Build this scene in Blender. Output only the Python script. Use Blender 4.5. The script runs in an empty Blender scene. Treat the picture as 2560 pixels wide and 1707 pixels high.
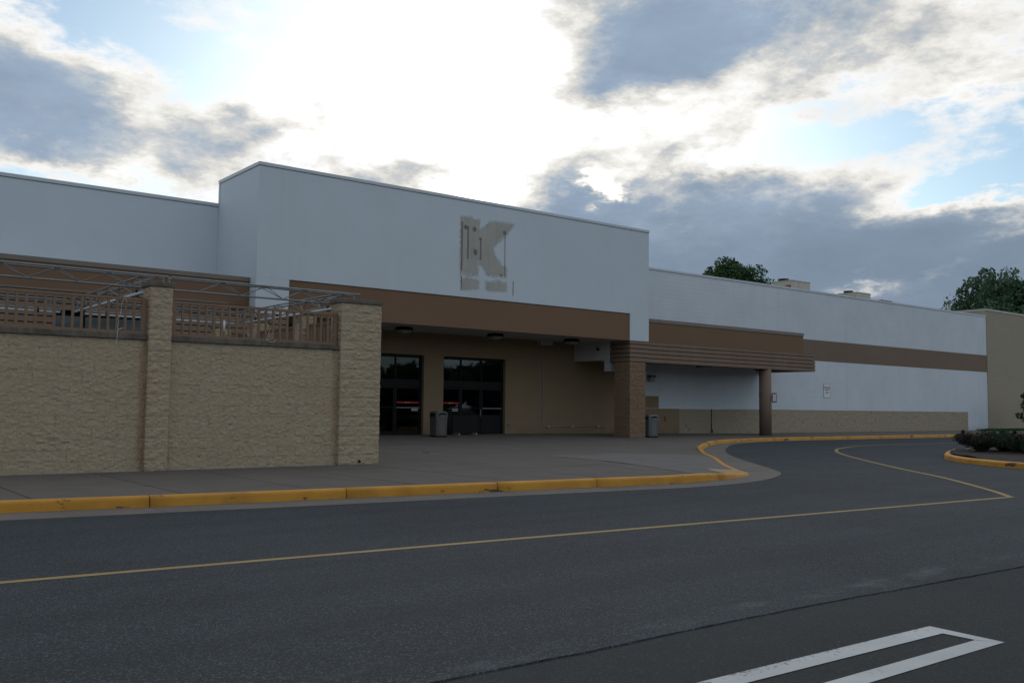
import bpy, bmesh, math, random
from mathutils import Vector, Matrix, noise
from mathutils.geometry import tessellate_polygon

random.seed(7)
scene = bpy.context.scene
COL = scene.collection
R = math.radians

# ------------------------------------------------------------------ camera
EYE = Vector((0.0, 0.0, 1.40))
yaw, pit, rol = R(38.103), R(4.0087), R(0.6365)
f_ = Vector((math.sin(yaw) * math.cos(pit), math.cos(yaw) * math.cos(pit), math.sin(pit)))
r_ = Vector((math.cos(yaw), -math.sin(yaw), 0.0))
u_ = r_.cross(f_)
rr = math.cos(rol) * r_ + math.sin(rol) * u_
uu = -math.sin(rol) * r_ + math.cos(rol) * u_
cam_d = bpy.data.cameras.new('camera')
cam_d.lens = 33.191
cam_d.sensor_width = 36.0
cam_d.sensor_fit = 'HORIZONTAL'
cam_d.clip_start = 0.1
cam_d.clip_end = 3000
cam = bpy.data.objects.new('camera', cam_d)
COL.objects.link(cam)
m = Matrix.Identity(4)
for i in range(3):
    m[i][0] = rr[i]; m[i][1] = uu[i]; m[i][2] = -f_[i]; m[i][3] = EYE[i]
cam.matrix_world = m
scene.camera = cam

# ------------------------------------------------------------------ world
SUN_AZ, SUN_EL = 36.7, 18.0
world = bpy.data.worlds.new('World')
scene.world = world
world.use_nodes = True
wt = world.node_tree
wt.nodes.clear()


class NT:
    """small helper to write node trees"""
    def __init__(self, t): self.t = t
    def n(self, typ, **kw):
        nd = self.t.nodes.new(typ)
        for k, v in kw.items(): setattr(nd, k, v)
        return nd
    def put(self, sock, v):
        if isinstance(v, bpy.types.NodeSocket): self.t.links.new(v, sock)
        elif v is not None: sock.default_value = v
    def math(self, op, a, b=None, c=None, clamp=False):
        nd = self.n('ShaderNodeMath', operation=op, use_clamp=clamp)
        self.put(nd.inputs[0], a)
        if b is not None: self.put(nd.inputs[1], b)
        if c is not None: self.put(nd.inputs[2], c)
        return nd.outputs[0]
    def vmath(self, op, a, b=None, scale=None):
        nd = self.n('ShaderNodeVectorMath', operation=op)
        self.put(nd.inputs[0], a)
        if b is not None: self.put(nd.inputs[1], b)
        if scale is not None: self.put(nd.inputs['Scale'], scale)
        return nd.outputs['Value'] if op in ('DOT_PRODUCT', 'LENGTH') else nd.outputs[0]
    def noise(self, vec, scale, detail=4, rough=0.55, dist=0.0):
        nd = self.n('ShaderNodeTexNoise')
        self.put(nd.inputs['Vector'], vec)
        nd.inputs['Scale'].default_value = scale
        nd.inputs['Detail'].default_value = detail
        nd.inputs['Roughness'].default_value = rough
        nd.inputs['Distortion'].default_value = dist
        return nd
    def voro(self, vec, scale, feature='F1'):
        nd = self.n('ShaderNodeTexVoronoi', feature=feature)
        self.put(nd.inputs['Vector'], vec)
        nd.inputs['Scale'].default_value = scale
        return nd
    def ramp(self, fac, stops, interp='LINEAR'):
        nd = self.n('ShaderNodeValToRGB')
        cr = nd.color_ramp
        cr.interpolation = interp
        while len(cr.elements) > 1: cr.elements.remove(cr.elements[-1])
        for i, (p, c) in enumerate(stops):
            e = cr.elements[0] if i == 0 else cr.elements.new(p)
            e.position = p
            if not hasattr(c, '__len__'): c = (c, c, c)
            e.color = (c[0], c[1], c[2], 1)
        self.put(nd.inputs[0], fac)
        return nd.outputs[0]
    def mix(self, fac, a, b, mode='MIX'):
        nd = self.n('ShaderNodeMix', data_type='RGBA', blend_type=mode)
        nd.clamp_factor = True
        self.put(nd.inputs[0], fac)
        def c4(v):
            return v if isinstance(v, bpy.types.NodeSocket) else (v[0], v[1], v[2], 1)
        self.put(nd.inputs[6], c4(a))
        self.put(nd.inputs[7], c4(b))
        return nd.outputs[2]
    def maprange(self, v, a, b, c, d, smooth=True):
        nd = self.n('ShaderNodeMapRange', interpolation_type='SMOOTHSTEP' if smooth else 'LINEAR')
        self.put(nd.inputs[0], v)
        for i, x in zip((1, 2, 3, 4), (a, b, c, d)): nd.inputs[i].default_value = x
        return nd.outputs[0]
    def combine(self, x, y, z):
        nd = self.n('ShaderNodeCombineXYZ')
        for i, v in enumerate((x, y, z)): self.put(nd.inputs[i], v)
        return nd.outputs[0]


W = NT(wt)
tc = W.n('ShaderNodeTexCoord')
dirv = W.vmath('NORMALIZE', tc.outputs['Generated'])
sp = W.n('ShaderNodeSeparateXYZ'); W.put(sp.inputs[0], dirv)
az0 = W.math('MULTIPLY', W.math('ARCTAN2', sp.outputs[0], sp.outputs[1]), 57.2958)
el0 = W.math('MULTIPLY', W.math('ARCSINE', sp.outputs[2]), 57.2958)
flat = W.vmath('MULTIPLY', dirv, (1.0, 1.0, 2.3))
wn = W.noise(flat, 7.0, 6, 0.62)
ws = W.n('ShaderNodeSeparateColor'); W.put(ws.inputs[0], wn.outputs['Color'])
az = W.math('ADD', az0, W.math('MULTIPLY', W.math('SUBTRACT', ws.outputs[0], 0.5), 9.0))
el = W.math('ADD', el0, W.math('MULTIPLY', W.math('SUBTRACT', ws.outputs[1], 0.5), 6.0))
fbm = W.noise(flat, 5.0, 9, 0.6, 0.3).outputs['Fac']
# cloud streets: noise on a flat cloud deck seen in perspective, drawn out along one wind direction
den = W.math('ADD', W.math('MAXIMUM', sp.outputs[2], 0.0), 0.10)
pxx = W.math('DIVIDE', sp.outputs[0], den); pyy = W.math('DIVIDE', sp.outputs[1], den)
WD = R(33)
along = W.math('ADD', W.math('MULTIPLY', pxx, math.sin(WD)), W.math('MULTIPLY', pyy, math.cos(WD)))
cross = W.math('SUBTRACT', W.math('MULTIPLY', pxx, math.cos(WD)), W.math('MULTIPLY', pyy, math.sin(WD)))
deck = W.combine(W.math('MULTIPLY', cross, 2.6), W.math('MULTIPLY', along, 1.15), 0.37)
fine = W.noise(deck, 1.0, 9, 0.62, 0.4).outputs['Fac']
puff = W.noise(flat, 26.0, 8, 0.66).outputs['Fac']
# cloud banks: azimuth, elevation, half widths, tilt, weight (degrees)
BANKS = [
    (9.6, 17.2, 4.4, 2.5, -18, .36), (14.4, 15.2, 2.8, 1.2, -22, .27), (3, 16.5, 6, 3.2, 0, .4), (11.5, 14.4, 3.2, 1.0, -12, .28),
    (18.7, 15.0, 1.5, .8, 0, .30), (21.3, 16.5, 0.9, 1.2, -30, .30), (23.3, 15.7, 1.2, .8, 0, .30),
    (18.6, 13.5, 2.2, .7, 0, .26), (21.5, 14.2, 1.4, .5, 0, .22), (28.0, 12.7, 1.8, .45, 0, .28), (30.6, 13.4, 2.4, .7, -10, .36),
    (47.0, 22.0, 4.2, 2.1, -4, .58), (53, 22.8, 6.0, 2.0, 6, .50), (44.5, 19.3, 2.6, .9, 8, .30), (48.5, 19.9, 3.6, 1.0, 10, .26),
    (58.5, 20.2, 5, 1.4, 12, .28), (64.0, 20.0, 4.5, 2.0, 8, .30), (66, 17.6, 3.0, .9, 8, .22),
    (51.3, 16.6, 1.6, .5, 12, .14), (55.5, 18.4, 3, .4, 12, .12), (54, 15.2, 6, .7, 10, -.20),
    (54, 9.0, 12, 2.6, 0, .60), (42.3, 11.8, 3.2, 1.6, -4, .58), (64.5, 8.2, 8, 2.3, 3, .50),
    (50.5, 12.6, 3.0, 1.0, 6, .28), (56.2, 12.4, 3.6, .9, 8, .22), (52, 5.0, 22, 4.0, 0, .40), (47.6, 14.6, 1.1, .6, 20, .18),
    (17.5, 19.6, 6.0, 2.0, -24, -.22), (27, 20.5, 6, 3.0, 0, -.14), (64.3, 12.6, 3.6, .8, 10, -.60),
    (61.0, 15.6, 3.0, .4, 14, -.16), (62.5, 17.2, 3, .4, 14, -.14), (57.0, 17.0, 5, .45, 14, .10),
    (35, 17.0, 6.5, 5.0, 0, -.10), (43.4, 13.1, 1.1, .32, 0, -.75), (57.8, 6.6, 3.4, .35, 4, -.45),
    (63, 7.4, 1.3, .28, 15, -.42), (65.5, 9.4, 2.2, .35, 14, -.24), (11, 12.2, 5, .8, 0, -.28),
]
dens = W.math('MULTIPLY_ADD', fbm, 0.62, -0.245)
dens = W.math('ADD', dens, W.math('MULTIPLY', W.math('SUBTRACT', fine, 0.5), 0.84))
dens = W.math('ADD', dens, W.math('MULTIPLY', W.math('SUBTRACT', puff, 0.5), 0.62))
dens = W.math('ADD', dens, 0.215)
for (a, e, sa, se, rot, amp) in BANKS:
    dx = W.math('SUBTRACT', az, a); dy = W.math('SUBTRACT', el, e)
    c, s = math.cos(R(rot)), math.sin(R(rot))
    xx = W.math('ADD', W.math('MULTIPLY', dx, c / sa), W.math('MULTIPLY', dy, s / sa))
    yy = W.math('ADD', W.math('MULTIPLY', dx, -s / se), W.math('MULTIPLY', dy, c / se))
    q = W.math('ADD', W.math('MULTIPLY', xx, xx), W.math('MULTIPLY', yy, yy))
    g = W.math('EXPONENT', W.math('MULTIPLY', q, -0.7))
    dens = W.math('MULTIPLY_ADD', g, amp, dens)
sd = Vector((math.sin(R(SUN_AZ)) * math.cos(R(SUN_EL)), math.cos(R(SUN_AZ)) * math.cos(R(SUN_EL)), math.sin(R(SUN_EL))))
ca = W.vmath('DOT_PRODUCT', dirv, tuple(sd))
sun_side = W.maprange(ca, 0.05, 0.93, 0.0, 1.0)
cloud = W.ramp(dens, [(0.0, (1.0, 1.0, 1.0)), (0.36, (1.0, 0.99, 0.96)), (0.47, (0.88, 0.855, 0.79)), (0.575, (0.64, 0.65, 0.645)),
                      (0.68, (0.465, 0.53, 0.595)), (0.80, (0.345, 0.435, 0.55)), (1.0, (0.305, 0.395, 0.515))])
shade = W.maprange(W.noise(flat, 9.0, 5, 0.6).outputs['Fac'], 0.3, 0.7, 0.92, 1.10, False)
thick = W.maprange(el, 8.0, 14.5, 0.74, 1.0)          # low banks are seen edge-on and are darker
shade = W.math('MULTIPLY', shade, W.mix(W.maprange(dens, 0.5, 0.75, 0.0, 1.0), (1, 1, 1), W.combine(thick, thick, thick)))
cloud = W.mix(1.0, cloud, W.combine(shade, shade, shade), 'MULTIPLY')
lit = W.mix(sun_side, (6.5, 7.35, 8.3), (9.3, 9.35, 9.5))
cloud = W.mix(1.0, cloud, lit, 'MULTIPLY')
thin = W.maprange(dens, 0.25, 0.5, 1.0, 0.0)
glow = W.math('MULTIPLY', W.math('POWER', W.math('MAXIMUM', ca, 0.0), 40.0), thin)
glow = W.math('MULTIPLY', glow, 2.2)
gl = W.mix(1.0, (1.0, 0.97, 0.92), W.combine(glow, glow, glow), 'MULTIPLY')
cloud = W.mix(1.0, cloud, gl, 'ADD')
sky = W.n('ShaderNodeTexSky', sky_type='NISHITA')
sky.sun_disc = False
sky.sun_elevation = R(SUN_EL)
sky.sun_rotation = R(SUN_AZ)
sky.air_density = 1.0; sky.dust_density = 1.0; sky.ozone_density = 1.0
alpha = W.maprange(dens, 0.10, 0.38, 0.05, 1.0)
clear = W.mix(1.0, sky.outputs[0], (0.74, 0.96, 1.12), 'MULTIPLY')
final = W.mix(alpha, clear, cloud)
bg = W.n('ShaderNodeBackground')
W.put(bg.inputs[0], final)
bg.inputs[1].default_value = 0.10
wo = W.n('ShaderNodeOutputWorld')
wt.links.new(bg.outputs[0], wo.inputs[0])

# ------------------------------------------------------------------ sun (veiled by cloud) and exposure
sl = bpy.data.lights.new('sun', 'SUN')
sl.energy = 0.6
sl.angle = R(14)
sl.color = (1.0, 0.93, 0.84)
so = bpy.data.objects.new('sun', sl)
COL.objects.link(so)
so.rotation_euler = sd.to_track_quat('Z', 'Y').to_euler()
so.location = (0, 0, 40)
vs = scene.view_settings
vs.view_transform = 'Standard'
vs.look = 'None'
vs.gamma = 1.0
vs.use_curve_mapping = False
vs.exposure = 0.0
scene.cycles.use_denoising = True
scene.cycles.max_bounces = 8
scene.cycles.sample_clamp_indirect = 6.0


# ------------------------------------------------------------------ materials
def new_mat(name):
    mt = bpy.data.materials.new(name)
    mt.use_nodes = True
    t = NT(mt.node_tree)
    b = mt.node_tree.nodes['Principled BSDF']
    pos = t.n('ShaderNodeNewGeometry').outputs['Position']
    return mt, t, b, pos


def bump(t, b, h, dist, strength=1.0, chain=None):
    nd = t.n('ShaderNodeBump')
    nd.inputs['Distance'].default_value = dist
    nd.inputs['Strength'].default_value = strength
    t.put(nd.inputs['Height'], h)
    if chain is not None: t.put(nd.inputs['Normal'], chain)
    t.put(b.inputs['Normal'], nd.outputs[0])
    return nd.outputs[0]


def simple(name, col, rough=0.6, var=0.12, scale=3.0, metal=0.0, spec=0.4, bs=0.0, bscale=60):
    mt, t, b, pos = new_mat(name)
    nz = t.noise(pos, scale, 6, 0.6).outputs['Fac']
    lo = [c * (1 - var) for c in col]; hi = [min(1, c * (1 + var)) for c in col]
    t.put(b.inputs['Base Color'], t.ramp(nz, [(0.3, lo), (0.7, hi)]))
    b.inputs['Roughness'].default_value = rough
    b.inputs['Metallic'].default_value = metal
    b.inputs['Specular IOR Level'].default_value = spec
    if bs: bump(t, b, t.noise(pos, bscale, 4).outputs['Fac'], bs)
    return mt


def streaks(t, pos, sx=3.0, sz=0.12):
    v = t.vmath('MULTIPLY', pos, (sx, sx, sz))
    return t.noise(v, 1.0, 6, 0.65).outputs['Fac']


def block_joints(t, pos, w=0.4, h=0.2, mortar=0.006):
    """running bond joint mask in the X-Z plane"""
    s = t.n('ShaderNodeSeparateXYZ'); t.put(s.inputs[0], pos)
    v = t.combine(t.math('ADD', s.outputs[0], s.outputs[1]), s.outputs[2], 0.0)
    br = t.n('ShaderNodeTexBrick')
    t.put(br.inputs['Vector'], v)
    br.inputs['Scale'].default_value = 1.0
    br.inputs['Mortar Size'].default_value = mortar
    br.inputs['Mortar Smooth'].default_value = 0.4
    br.inputs['Brick Width'].default_value = w
    br.inputs['Row Height'].default_value = h
    br.inputs['Color1'].default_value = (0, 0, 0, 1)
    br.inputs['Color2'].default_value = (1, 1, 1, 1)
    br.inputs['Mortar'].default_value = (0.5, 0.5, 0.5, 1)
    return br.outputs['Fac'], br.outputs['Color']


def painted_block(name, col, var=0.05, joint=0.003, grime=0.5):
    mt, t, b, pos = new_mat(name)
    fac, bc = block_joints(t, pos)
    n1 = t.noise(pos, 0.6, 5, 0.6).outputs['Fac']
    st = streaks(t, pos)
    c = t.ramp(n1, [(0.3, [x * (1 - var) for x in col]), (0.7, [x * (1 + var) for x in col])])
    c = t.mix(t.math('MULTIPLY', t.maprange(st, 0.56, 0.8, 0, 1), 0.22 * grime), c, [x * 0.7 for x in col])
    c = t.mix(t.math('MULTIPLY', t.math('SUBTRACT', bc, 0.5), 0.10), c, [x * 0.9 for x in col])
    sz = t.n('ShaderNodeSeparateXYZ'); t.put(sz.inputs[0], pos)
    foot = t.math('MULTIPLY', t.maprange(sz.outputs[2], 0.15, 0.75, 1, 0), t.maprange(t.noise(pos, 2.2, 6, 0.65).outputs['Fac'], 0.35, 0.65, 0.1, 0.55))
    c = t.mix(foot, c, [x * 0.55 for x in col])
    dr = t.math('MULTIPLY', t.maprange(t.noise(t.vmath('MULTIPLY', pos, (1.3, 1.3, 0.06)), 1.0, 6, 0.7).outputs['Fac'], 0.52, 0.72, 0, 0.30), grime)
    c = t.mix(dr, c, [x * 0.84 for x in col])
    t.put(b.inputs['Base Color'], c)
    b.inputs['Roughness'].default_value = 0.75
    b.inputs['Specular IOR Level'].default_value = 0.25
    h = t.math('SUBTRACT', t.math('MULTIPLY', t.noise(pos, 45, 4, 0.7).outputs['Fac'], 0.5), t.math('MULTIPLY', fac, 0.9))
    bump(t, b, h, joint)
    return mt


def split_face(name, col, dark, depth=0.012, joints=False, stain=None):
    mt, t, b, pos = new_mat(name)
    a = t.noise(pos, 5.0, 8, 0.72, 0.4).outputs['Fac']
    f2 = t.noise(t.vmath('MULTIPLY', pos, (1, 1, 1.7)), 26.0, 6, 0.7).outputs['Fac']
    big = t.noise(pos, 0.8, 4).outputs['Fac']
    c = t.ramp(a, [(0.25, [x * 0.86 for x in col]), (0.5, col), (0.8, [min(1, x * 1.12) for x in col])])
    f3 = t.noise(t.vmath('MULTIPLY', pos, (1, 1, 1.5)), 60.0, 4, 0.7).outputs['Fac']
    c = t.mix(t.maprange(f2, 0.50, 0.72, 0, 0.62), c, dark)  # aggregate specks, with crevice shade also put into the colour
    c = t.mix(t.maprange(f3, 0.52, 0.75, 0, 0.45), c, dark)
    c = t.mix(t.maprange(big, 0.5, 0.75, 0, 0.35), c, [x * 0.84 for x in col])
    oi = t.n('ShaderNodeObjectInfo')
    c = t.mix(t.math('MULTIPLY', oi.outputs['Random'], 0.22), c, [col[0] * 0.86, col[1] * 0.80, col[2] * 0.74])
    # rare iron-stained aggregate spots
    sp_ = t.noise(pos, 9.0, 3).outputs['Fac']
    c = t.mix(t.maprange(sp_, 0.68, 0.80, 0, 0.5), c, (0.20, 0.10, 0.055))
    if stain:
        s = t.n('ShaderNodeSeparateXYZ'); t.put(s.inputs[0], pos)
        for sx in stain:
            k = t.maprange(t.math('ABSOLUTE', t.math('SUBTRACT', s.outputs[0], sx)), 0.02, 0.13, 1, 0)
            k = t.math('MULTIPLY', k, t.maprange(streaks(t, pos, 5, 0.7), 0.35, 0.65, 0.05, 0.5))
            c = t.mix(k, c, (0.27, 0.15, 0.08))
    t.put(b.inputs['Base Color'], c)
    b.inputs['Roughness'].default_value = 0.92
    b.inputs['Specular IOR Level'].default_value = 0.15
    h = t.math('ADD', t.math('MULTIPLY', a, 1.2), t.math('SUBTRACT', t.math('MULTIPLY', f3, 0.3), t.math('MULTIPLY', f2, 1.1)))
    if joints:
        fac, bc = block_joints(t, pos, 0.4064, 0.2032, 0.008)
        h = t.math('SUBTRACT', h, t.math('MULTIPLY', fac, 0.5))
    bump(t, b, h, depth)
    return mt


WHITE = (0.58, 0.61, 0.65)
BROWN = (0.180, 0.106, 0.063)
BEIGE = (0.42, 0.325, 0.225)
M = {}
M['white'] = painted_block('white_paint', WHITE, 0.05, 0.005, 1.0)
M['stucco'] = painted_block('white_render', (0.55, 0.59, 0.63), 0.025, 0.0015, 0.6)
M['brown'] = painted_block('brown_paint', BROWN, 0.06, 0.001, 0.8)
M['brown_block'] = painted_block('brown_paint_block', (0.190, 0.130, 0.094), 0.05, 0.003, 0.5)
M['lip'] = simple('brown_metal_lip', (0.18, 0.145, 0.12), 0.45, 0.08, 2.0)
M['coping'] = simple('white_metal_coping', (0.52, 0.54, 0.56), 0.4, 0.06, 1.0)
M['shadow_gap'] = simple('dark_reveal_shade', (0.05, 0.035, 0.028), 0.8)
M['beige_paint'] = painted_block('beige_paint', (0.252, 0.176, 0.103), 0.06, 0.004, 0.8)
M['wainscot'] = split_face('beige_split_face', (0.36, 0.30, 0.222), (0.19, 0.145, 0.098), 0.012)
M['neighbour'] = split_face('tan_split_face', (0.37, 0.315, 0.245), (0.25, 0.205, 0.155), 0.015, joints=True)
M['block'] = split_face('cream_split_face', (0.42, 0.335, 0.232), (0.19, 0.135, 0.085), 0.009, stain=(5.47, 9.47))
M['pillar_paint'] = split_face('brown_painted_split_face', (0.235, 0.152, 0.098), (0.13, 0.078, 0.048), 0.012)
M['mortar'] = simple('mortar', (0.21, 0.175, 0.13), 0.95, 0.2, 20)
M['soffit'] = simple('white_soffit', (0.46, 0.465, 0.455), 0.7, 0.05, 0.5)
M['black'] = simple('black_metal', (0.007, 0.007, 0.008), 0.55, 0.2, 4, spec=0.2)
M['lens'] = simple('grey_lamp_lens', (0.32, 0.33, 0.33), 0.3, 0.1, 6)
M['alu'] = simple('dull_aluminium', (0.20, 0.205, 0.21), 0.5, 0.15, 8, metal=0.35)
M['pvc'] = simple('white_pipe', (0.60, 0.61, 0.62), 0.4, 0.05, 3)
M['rail'] = simple('brown_rail_paint', (0.20, 0.118, 0.070), 0.5, 0.1, 3)
M['grey_box'] = simple('grey_metal', (0.28, 0.28, 0.27), 0.5, 0.08, 5)
M['taupe'] = simple('taupe_plastic', (0.100, 0.092, 0.082), 0.65, 0.1, 3)
M['grey_plastic'] = simple('grey_plastic', (0.115, 0.121, 0.121), 0.65, 0.1, 3)
M['hole'] = simple('dark_opening', (0.006, 0.006, 0.006), 0.9)
M['red'] = simple('red_vinyl', (0.42, 0.014, 0.018), 0.4, 0.05)
M['decal_white'] = simple('white_vinyl', (0.75, 0.74, 0.70), 0.5, 0.03)
M['decal_yellow'] = simple('yellow_vinyl', (0.6, 0.35, 0.04), 0.5, 0.03)
M['sign_white'] = simple('sign_white', (0.66, 0.66, 0.68), 0.45, 0.03)
M['sign_red'] = simple('sign_red', (0.36, 0.02, 0.03), 0.5, 0.03)
M['sign_black'] = simple('sign_black', (0.02, 0.02, 0.022), 0.5, 0.03)
M['interior'] = simple('dark_interior', (0.05, 0.048, 0.045), 0.9, 0.2, 1)
M['unit'] = simple('rooftop_unit_paint', (0.40, 0.37, 0.31), 0.5, 0.06, 1.5)
M['rust'] = simple('rust_red', (0.20, 0.05, 0.03), 0.7, 0.2, 8)
M['cord'] = simple('pale_cord', (0.48, 0.45, 0.40), 0.6, 0.05)
M['bark'] = simple('bark', (0.07, 0.055, 0.042), 0.9, 0.25, 8, bs=0.02, bscale=20)
M['roof'] = simple('roof_membrane', (0.3, 0.3, 0.29), 0.9, 0.1, 0.5)

# weathered cast stone
mt, t, b, pos = new_mat('weathered_cast_stone')
c = t.ramp(t.noise(pos, 3.0, 7, 0.7).outputs['Fac'], [(0.3, (0.065, 0.055, 0.045)), (0.5, (0.13, 0.11, 0.088)), (0.75, (0.20, 0.17, 0.135))])
c = t.mix(t.maprange(streaks(t, pos, 9, 0.9), 0.45, 0.65, 0, 0.55), c, (0.07, 0.058, 0.045))
t.put(b.inputs['Base Color'], c); b.inputs['Roughness'].default_value = 0.95
bump(t, b, t.noise(pos, 40, 5, 0.7).outputs['Fac'], 0.004)
M['cap'] = mt

# fluted brown boards with faded vertical wash streaks
mt, t, b, pos = new_mat('brown_siding')
st = streaks(t, pos, 2.2, 0.05)
c = t.ramp(t.noise(pos, 0.9, 5).outputs['Fac'], [(0.3, (0.165, 0.104, 0.068)), (0.7, (0.20, 0.126, 0.084))])
c = t.mix(t.maprange(st, 0.5, 0.68, 0, 0.35), c, (0.25, 0.18, 0.135))
t.put(b.inputs['Base Color'], c); b.inputs['Roughness'].default_value = 0.65
M['boards'] = mt


# asphalt
def asphalt(name, base, light, frac, tint):
    mt, t, b, pos = new_mat(name)
    p2 = t.vmath('MULTIPLY', pos, (1, 1, 0))
    v = t.voro(p2, 115.0)
    vs_ = t.n('ShaderNodeSeparateColor'); t.put(vs_.inputs[0], v.outputs['Color'])
    big = t.noise(p2, 0.35, 5, 0.6).outputs['Fac']
    mid = t.noise(p2, 2.5, 6, 0.65).outputs['Fac']
    c = t.ramp(mid, [(0.3, [x * 0.86 for x in base]), (0.7, [x * 1.14 for x in base])])
    c = t.mix(t.maprange(big, 0.35, 0.65, 0, 0.8), c, tint)
    c = t.mix(t.maprange(vs_.outputs[0], 1 - frac, 1.0, 0, 0.85, False), c, light)
    v2 = t.voro(p2, 210.0)
    v2s = t.n('ShaderNodeSeparateColor'); t.put(v2s.inputs[0], v2.outputs['Color'])
    c = t.mix(t.maprange(v2s.outputs[1], 0.6, 1.0, 0, 0.5, False), c, [x * 0.55 for x in base])
    # faint tyre-polished lanes along the drive
    lane = t.noise(t.vmath('MULTIPLY', pos, (0.05, 1.4, 0)), 1.0, 3).outputs['Fac']
    c = t.mix(t.maprange(lane, 0.45, 0.68, 0, 0.38), c, [x * 0.8 for x in base])
    sy = t.n('ShaderNodeSeparateXYZ'); t.put(sy.inputs[0], pos)
    band = t.maprange(t.math('ABSOLUTE', t.math('SUBTRACT', sy.outputs[1], 4.3)), 0.0, 0.55, 1, 0)
    dust = t.maprange(t.noise(t.vmath('MULTIPLY', pos, (0.9, 2.2, 0)), 1.0, 7, 0.7).outputs['Fac'], 0.5, 0.72, 0, 0.38)
    c = t.mix(t.math('MULTIPLY', band, dust), c, light)
    t.put(b.inputs['Base Color'], c)
    b.inputs['Roughness'].default_value = 0.88
    b.inputs['Specular IOR Level'].default_value = 0.22
    h = t.math('ADD', t.math('MULTIPLY', v.outputs['Distance'], -0.9), t.math('MULTIPLY', t.noise(p2, 160, 3).outputs['Fac'], 0.6))
    bump(t, b, h, 0.006)
    return mt


M['asphalt'] = asphalt('worn_asphalt', (0.0265, 0.0325, 0.040), (0.15, 0.162, 0.17), 0.20, (0.035, 0.043, 0.052))
M['asphalt_new'] = asphalt('sealed_asphalt', (0.024, 0.0275, 0.031), (0.085, 0.088, 0.09), 0.09, (0.030, 0.033, 0.036))


def concrete(name, col, stain=0.5):
    mt, t, b, pos = new_mat(name)
    oi = t.n('ShaderNodeObjectInfo')
    a = t.noise(pos, 1.1, 6, 0.65).outputs['Fac']
    c = t.ramp(a, [(0.28, [x * 0.78 for x in col]), (0.55, col), (0.8, [x * 1.1 for x in col])])
    c = t.mix(t.math('MULTIPLY', oi.outputs['Random'], 0.35), c, [x * 0.8 for x in col])
    tr = t.noise(t.vmath('MULTIPLY', pos, (0.25, 1.6, 1)), 1.0, 6, 0.65).outputs['Fac']
    c = t.mix(t.maprange(tr, 0.52, 0.72, 0, stain), c, [x * 0.62 for x in col])
    sp2 = t.noise(pos, 6.0, 3).outputs['Fac']
    c = t.mix(t.maprange(sp2, 0.72, 0.78, 0, 0.5), c, [x * 0.4 for x in col])
    c = t.mix(t.maprange(t.noise(pos, 90.0, 3).outputs['Fac'], 0.45, 0.75, 0, 0.25), c, [x * 0.7 for x in col])
    t.put(b.inputs['Base Color'], c)
    b.inputs['Roughness'].default_value = 0.9
    b.inputs['Specular IOR Level'].default_value = 0.2
    bump(t, b, t.noise(pos, 120, 3).outputs['Fac'], 0.002)
    return mt


M['walk'] = concrete('aged_concrete', (0.134, 0.116, 0.101))
M['ramp'] = concrete('pale_concrete', (0.160, 0.148, 0.139), 0.4)
M['gutter'] = concrete('gutter_concrete', (0.155, 0.133, 0.118), 0.4)
M['joint'] = simple('dark_joint', (0.06, 0.05, 0.043), 0.95, 0.3, 5)

# kerb paint with scuffs
mt, t, b, pos = new_mat('yellow_kerb_paint')
c = t.ramp(t.noise(pos, 1.6, 6, 0.65).outputs['Fac'], [(0.3, (0.37, 0.165, 0.009)), (0.5, (0.48, 0.215, 0.012)), (0.75, (0.56, 0.27, 0.022))])
c = t.mix(t.maprange(t.noise(pos, 7.0, 7, 0.7).outputs['Fac'], 0.60, 0.72, 0, 0.6), c, (0.30, 0.17, 0.05))
c = t.mix(t.maprange(t.noise(t.vmath('MULTIPLY', pos, (0.9, 0.9, 2.5)), 1.7, 5, 0.6).outputs['Fac'], 0.612, 0.65, 0, 0.9), c, (0.035, 0.030, 0.025))
chip = t.noise(pos, 13.0, 8, 0.78).outputs['Fac']
c = t.mix(t.maprange(chip, 0.615, 0.64, 0, 0.85), c, (0.19, 0.15, 0.11))
c = t.mix(t.maprange(t.noise(t.vmath('MULTIPLY', pos, (1.2, 1.2, 6)), 1.0, 5, 0.6).outputs['Fac'], 0.5, 0.75, 0, 0.4), c, (0.33, 0.15, 0.02))
t.put(b.inputs['Base Color'], c); b.inputs['Roughness'].default_value = 0.7
bump(t, b, t.noise(pos, 50, 5, 0.6).outputs['Fac'], 0.006)
M['kerb'] = mt


def line_paint(name, col, wear, worn_edge=0.0):
    mt, t, b, pos = new_mat(name)
    w1 = t.noise(pos, 28.0, 7, 0.75).outputs['Fac']
    w2 = t.noise(pos, 3.0, 4).outputs['Fac']
    k = t.math('ADD', t.math('MULTIPLY', w1, 0.75), t.math('MULTIPLY', w2, 0.25))
    sy = t.n('ShaderNodeSeparateXYZ'); t.put(sy.inputs[0], pos)
    k = t.math('ADD', k, t.maprange(sy.outputs[1], 3.23, 3.33, 0, worn_edge))
    c = t.ramp(t.noise(pos, 2.0, 5).outputs['Fac'], [(0.3, [x * 0.82 for x in col]), (0.7, col)])
    c = t.mix(t.maprange(k, wear, wear + 0.08, 0, 0.9), c, (0.055, 0.057, 0.06))
    t.put(b.inputs['Base Color'], c); b.inputs['Roughness'].default_value = 0.75
    bump(t, b, t.noise(pos, 150, 3).outputs['Fac'], 0.004)
    return mt


M['yellow_line'] = line_paint('faded_yellow_line', (0.29, 0.195, 0.058), 0.60)
M['white_line'] = line_paint('white_line', (0.46, 0.47, 0.475), 0.57, 0.08)


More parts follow.
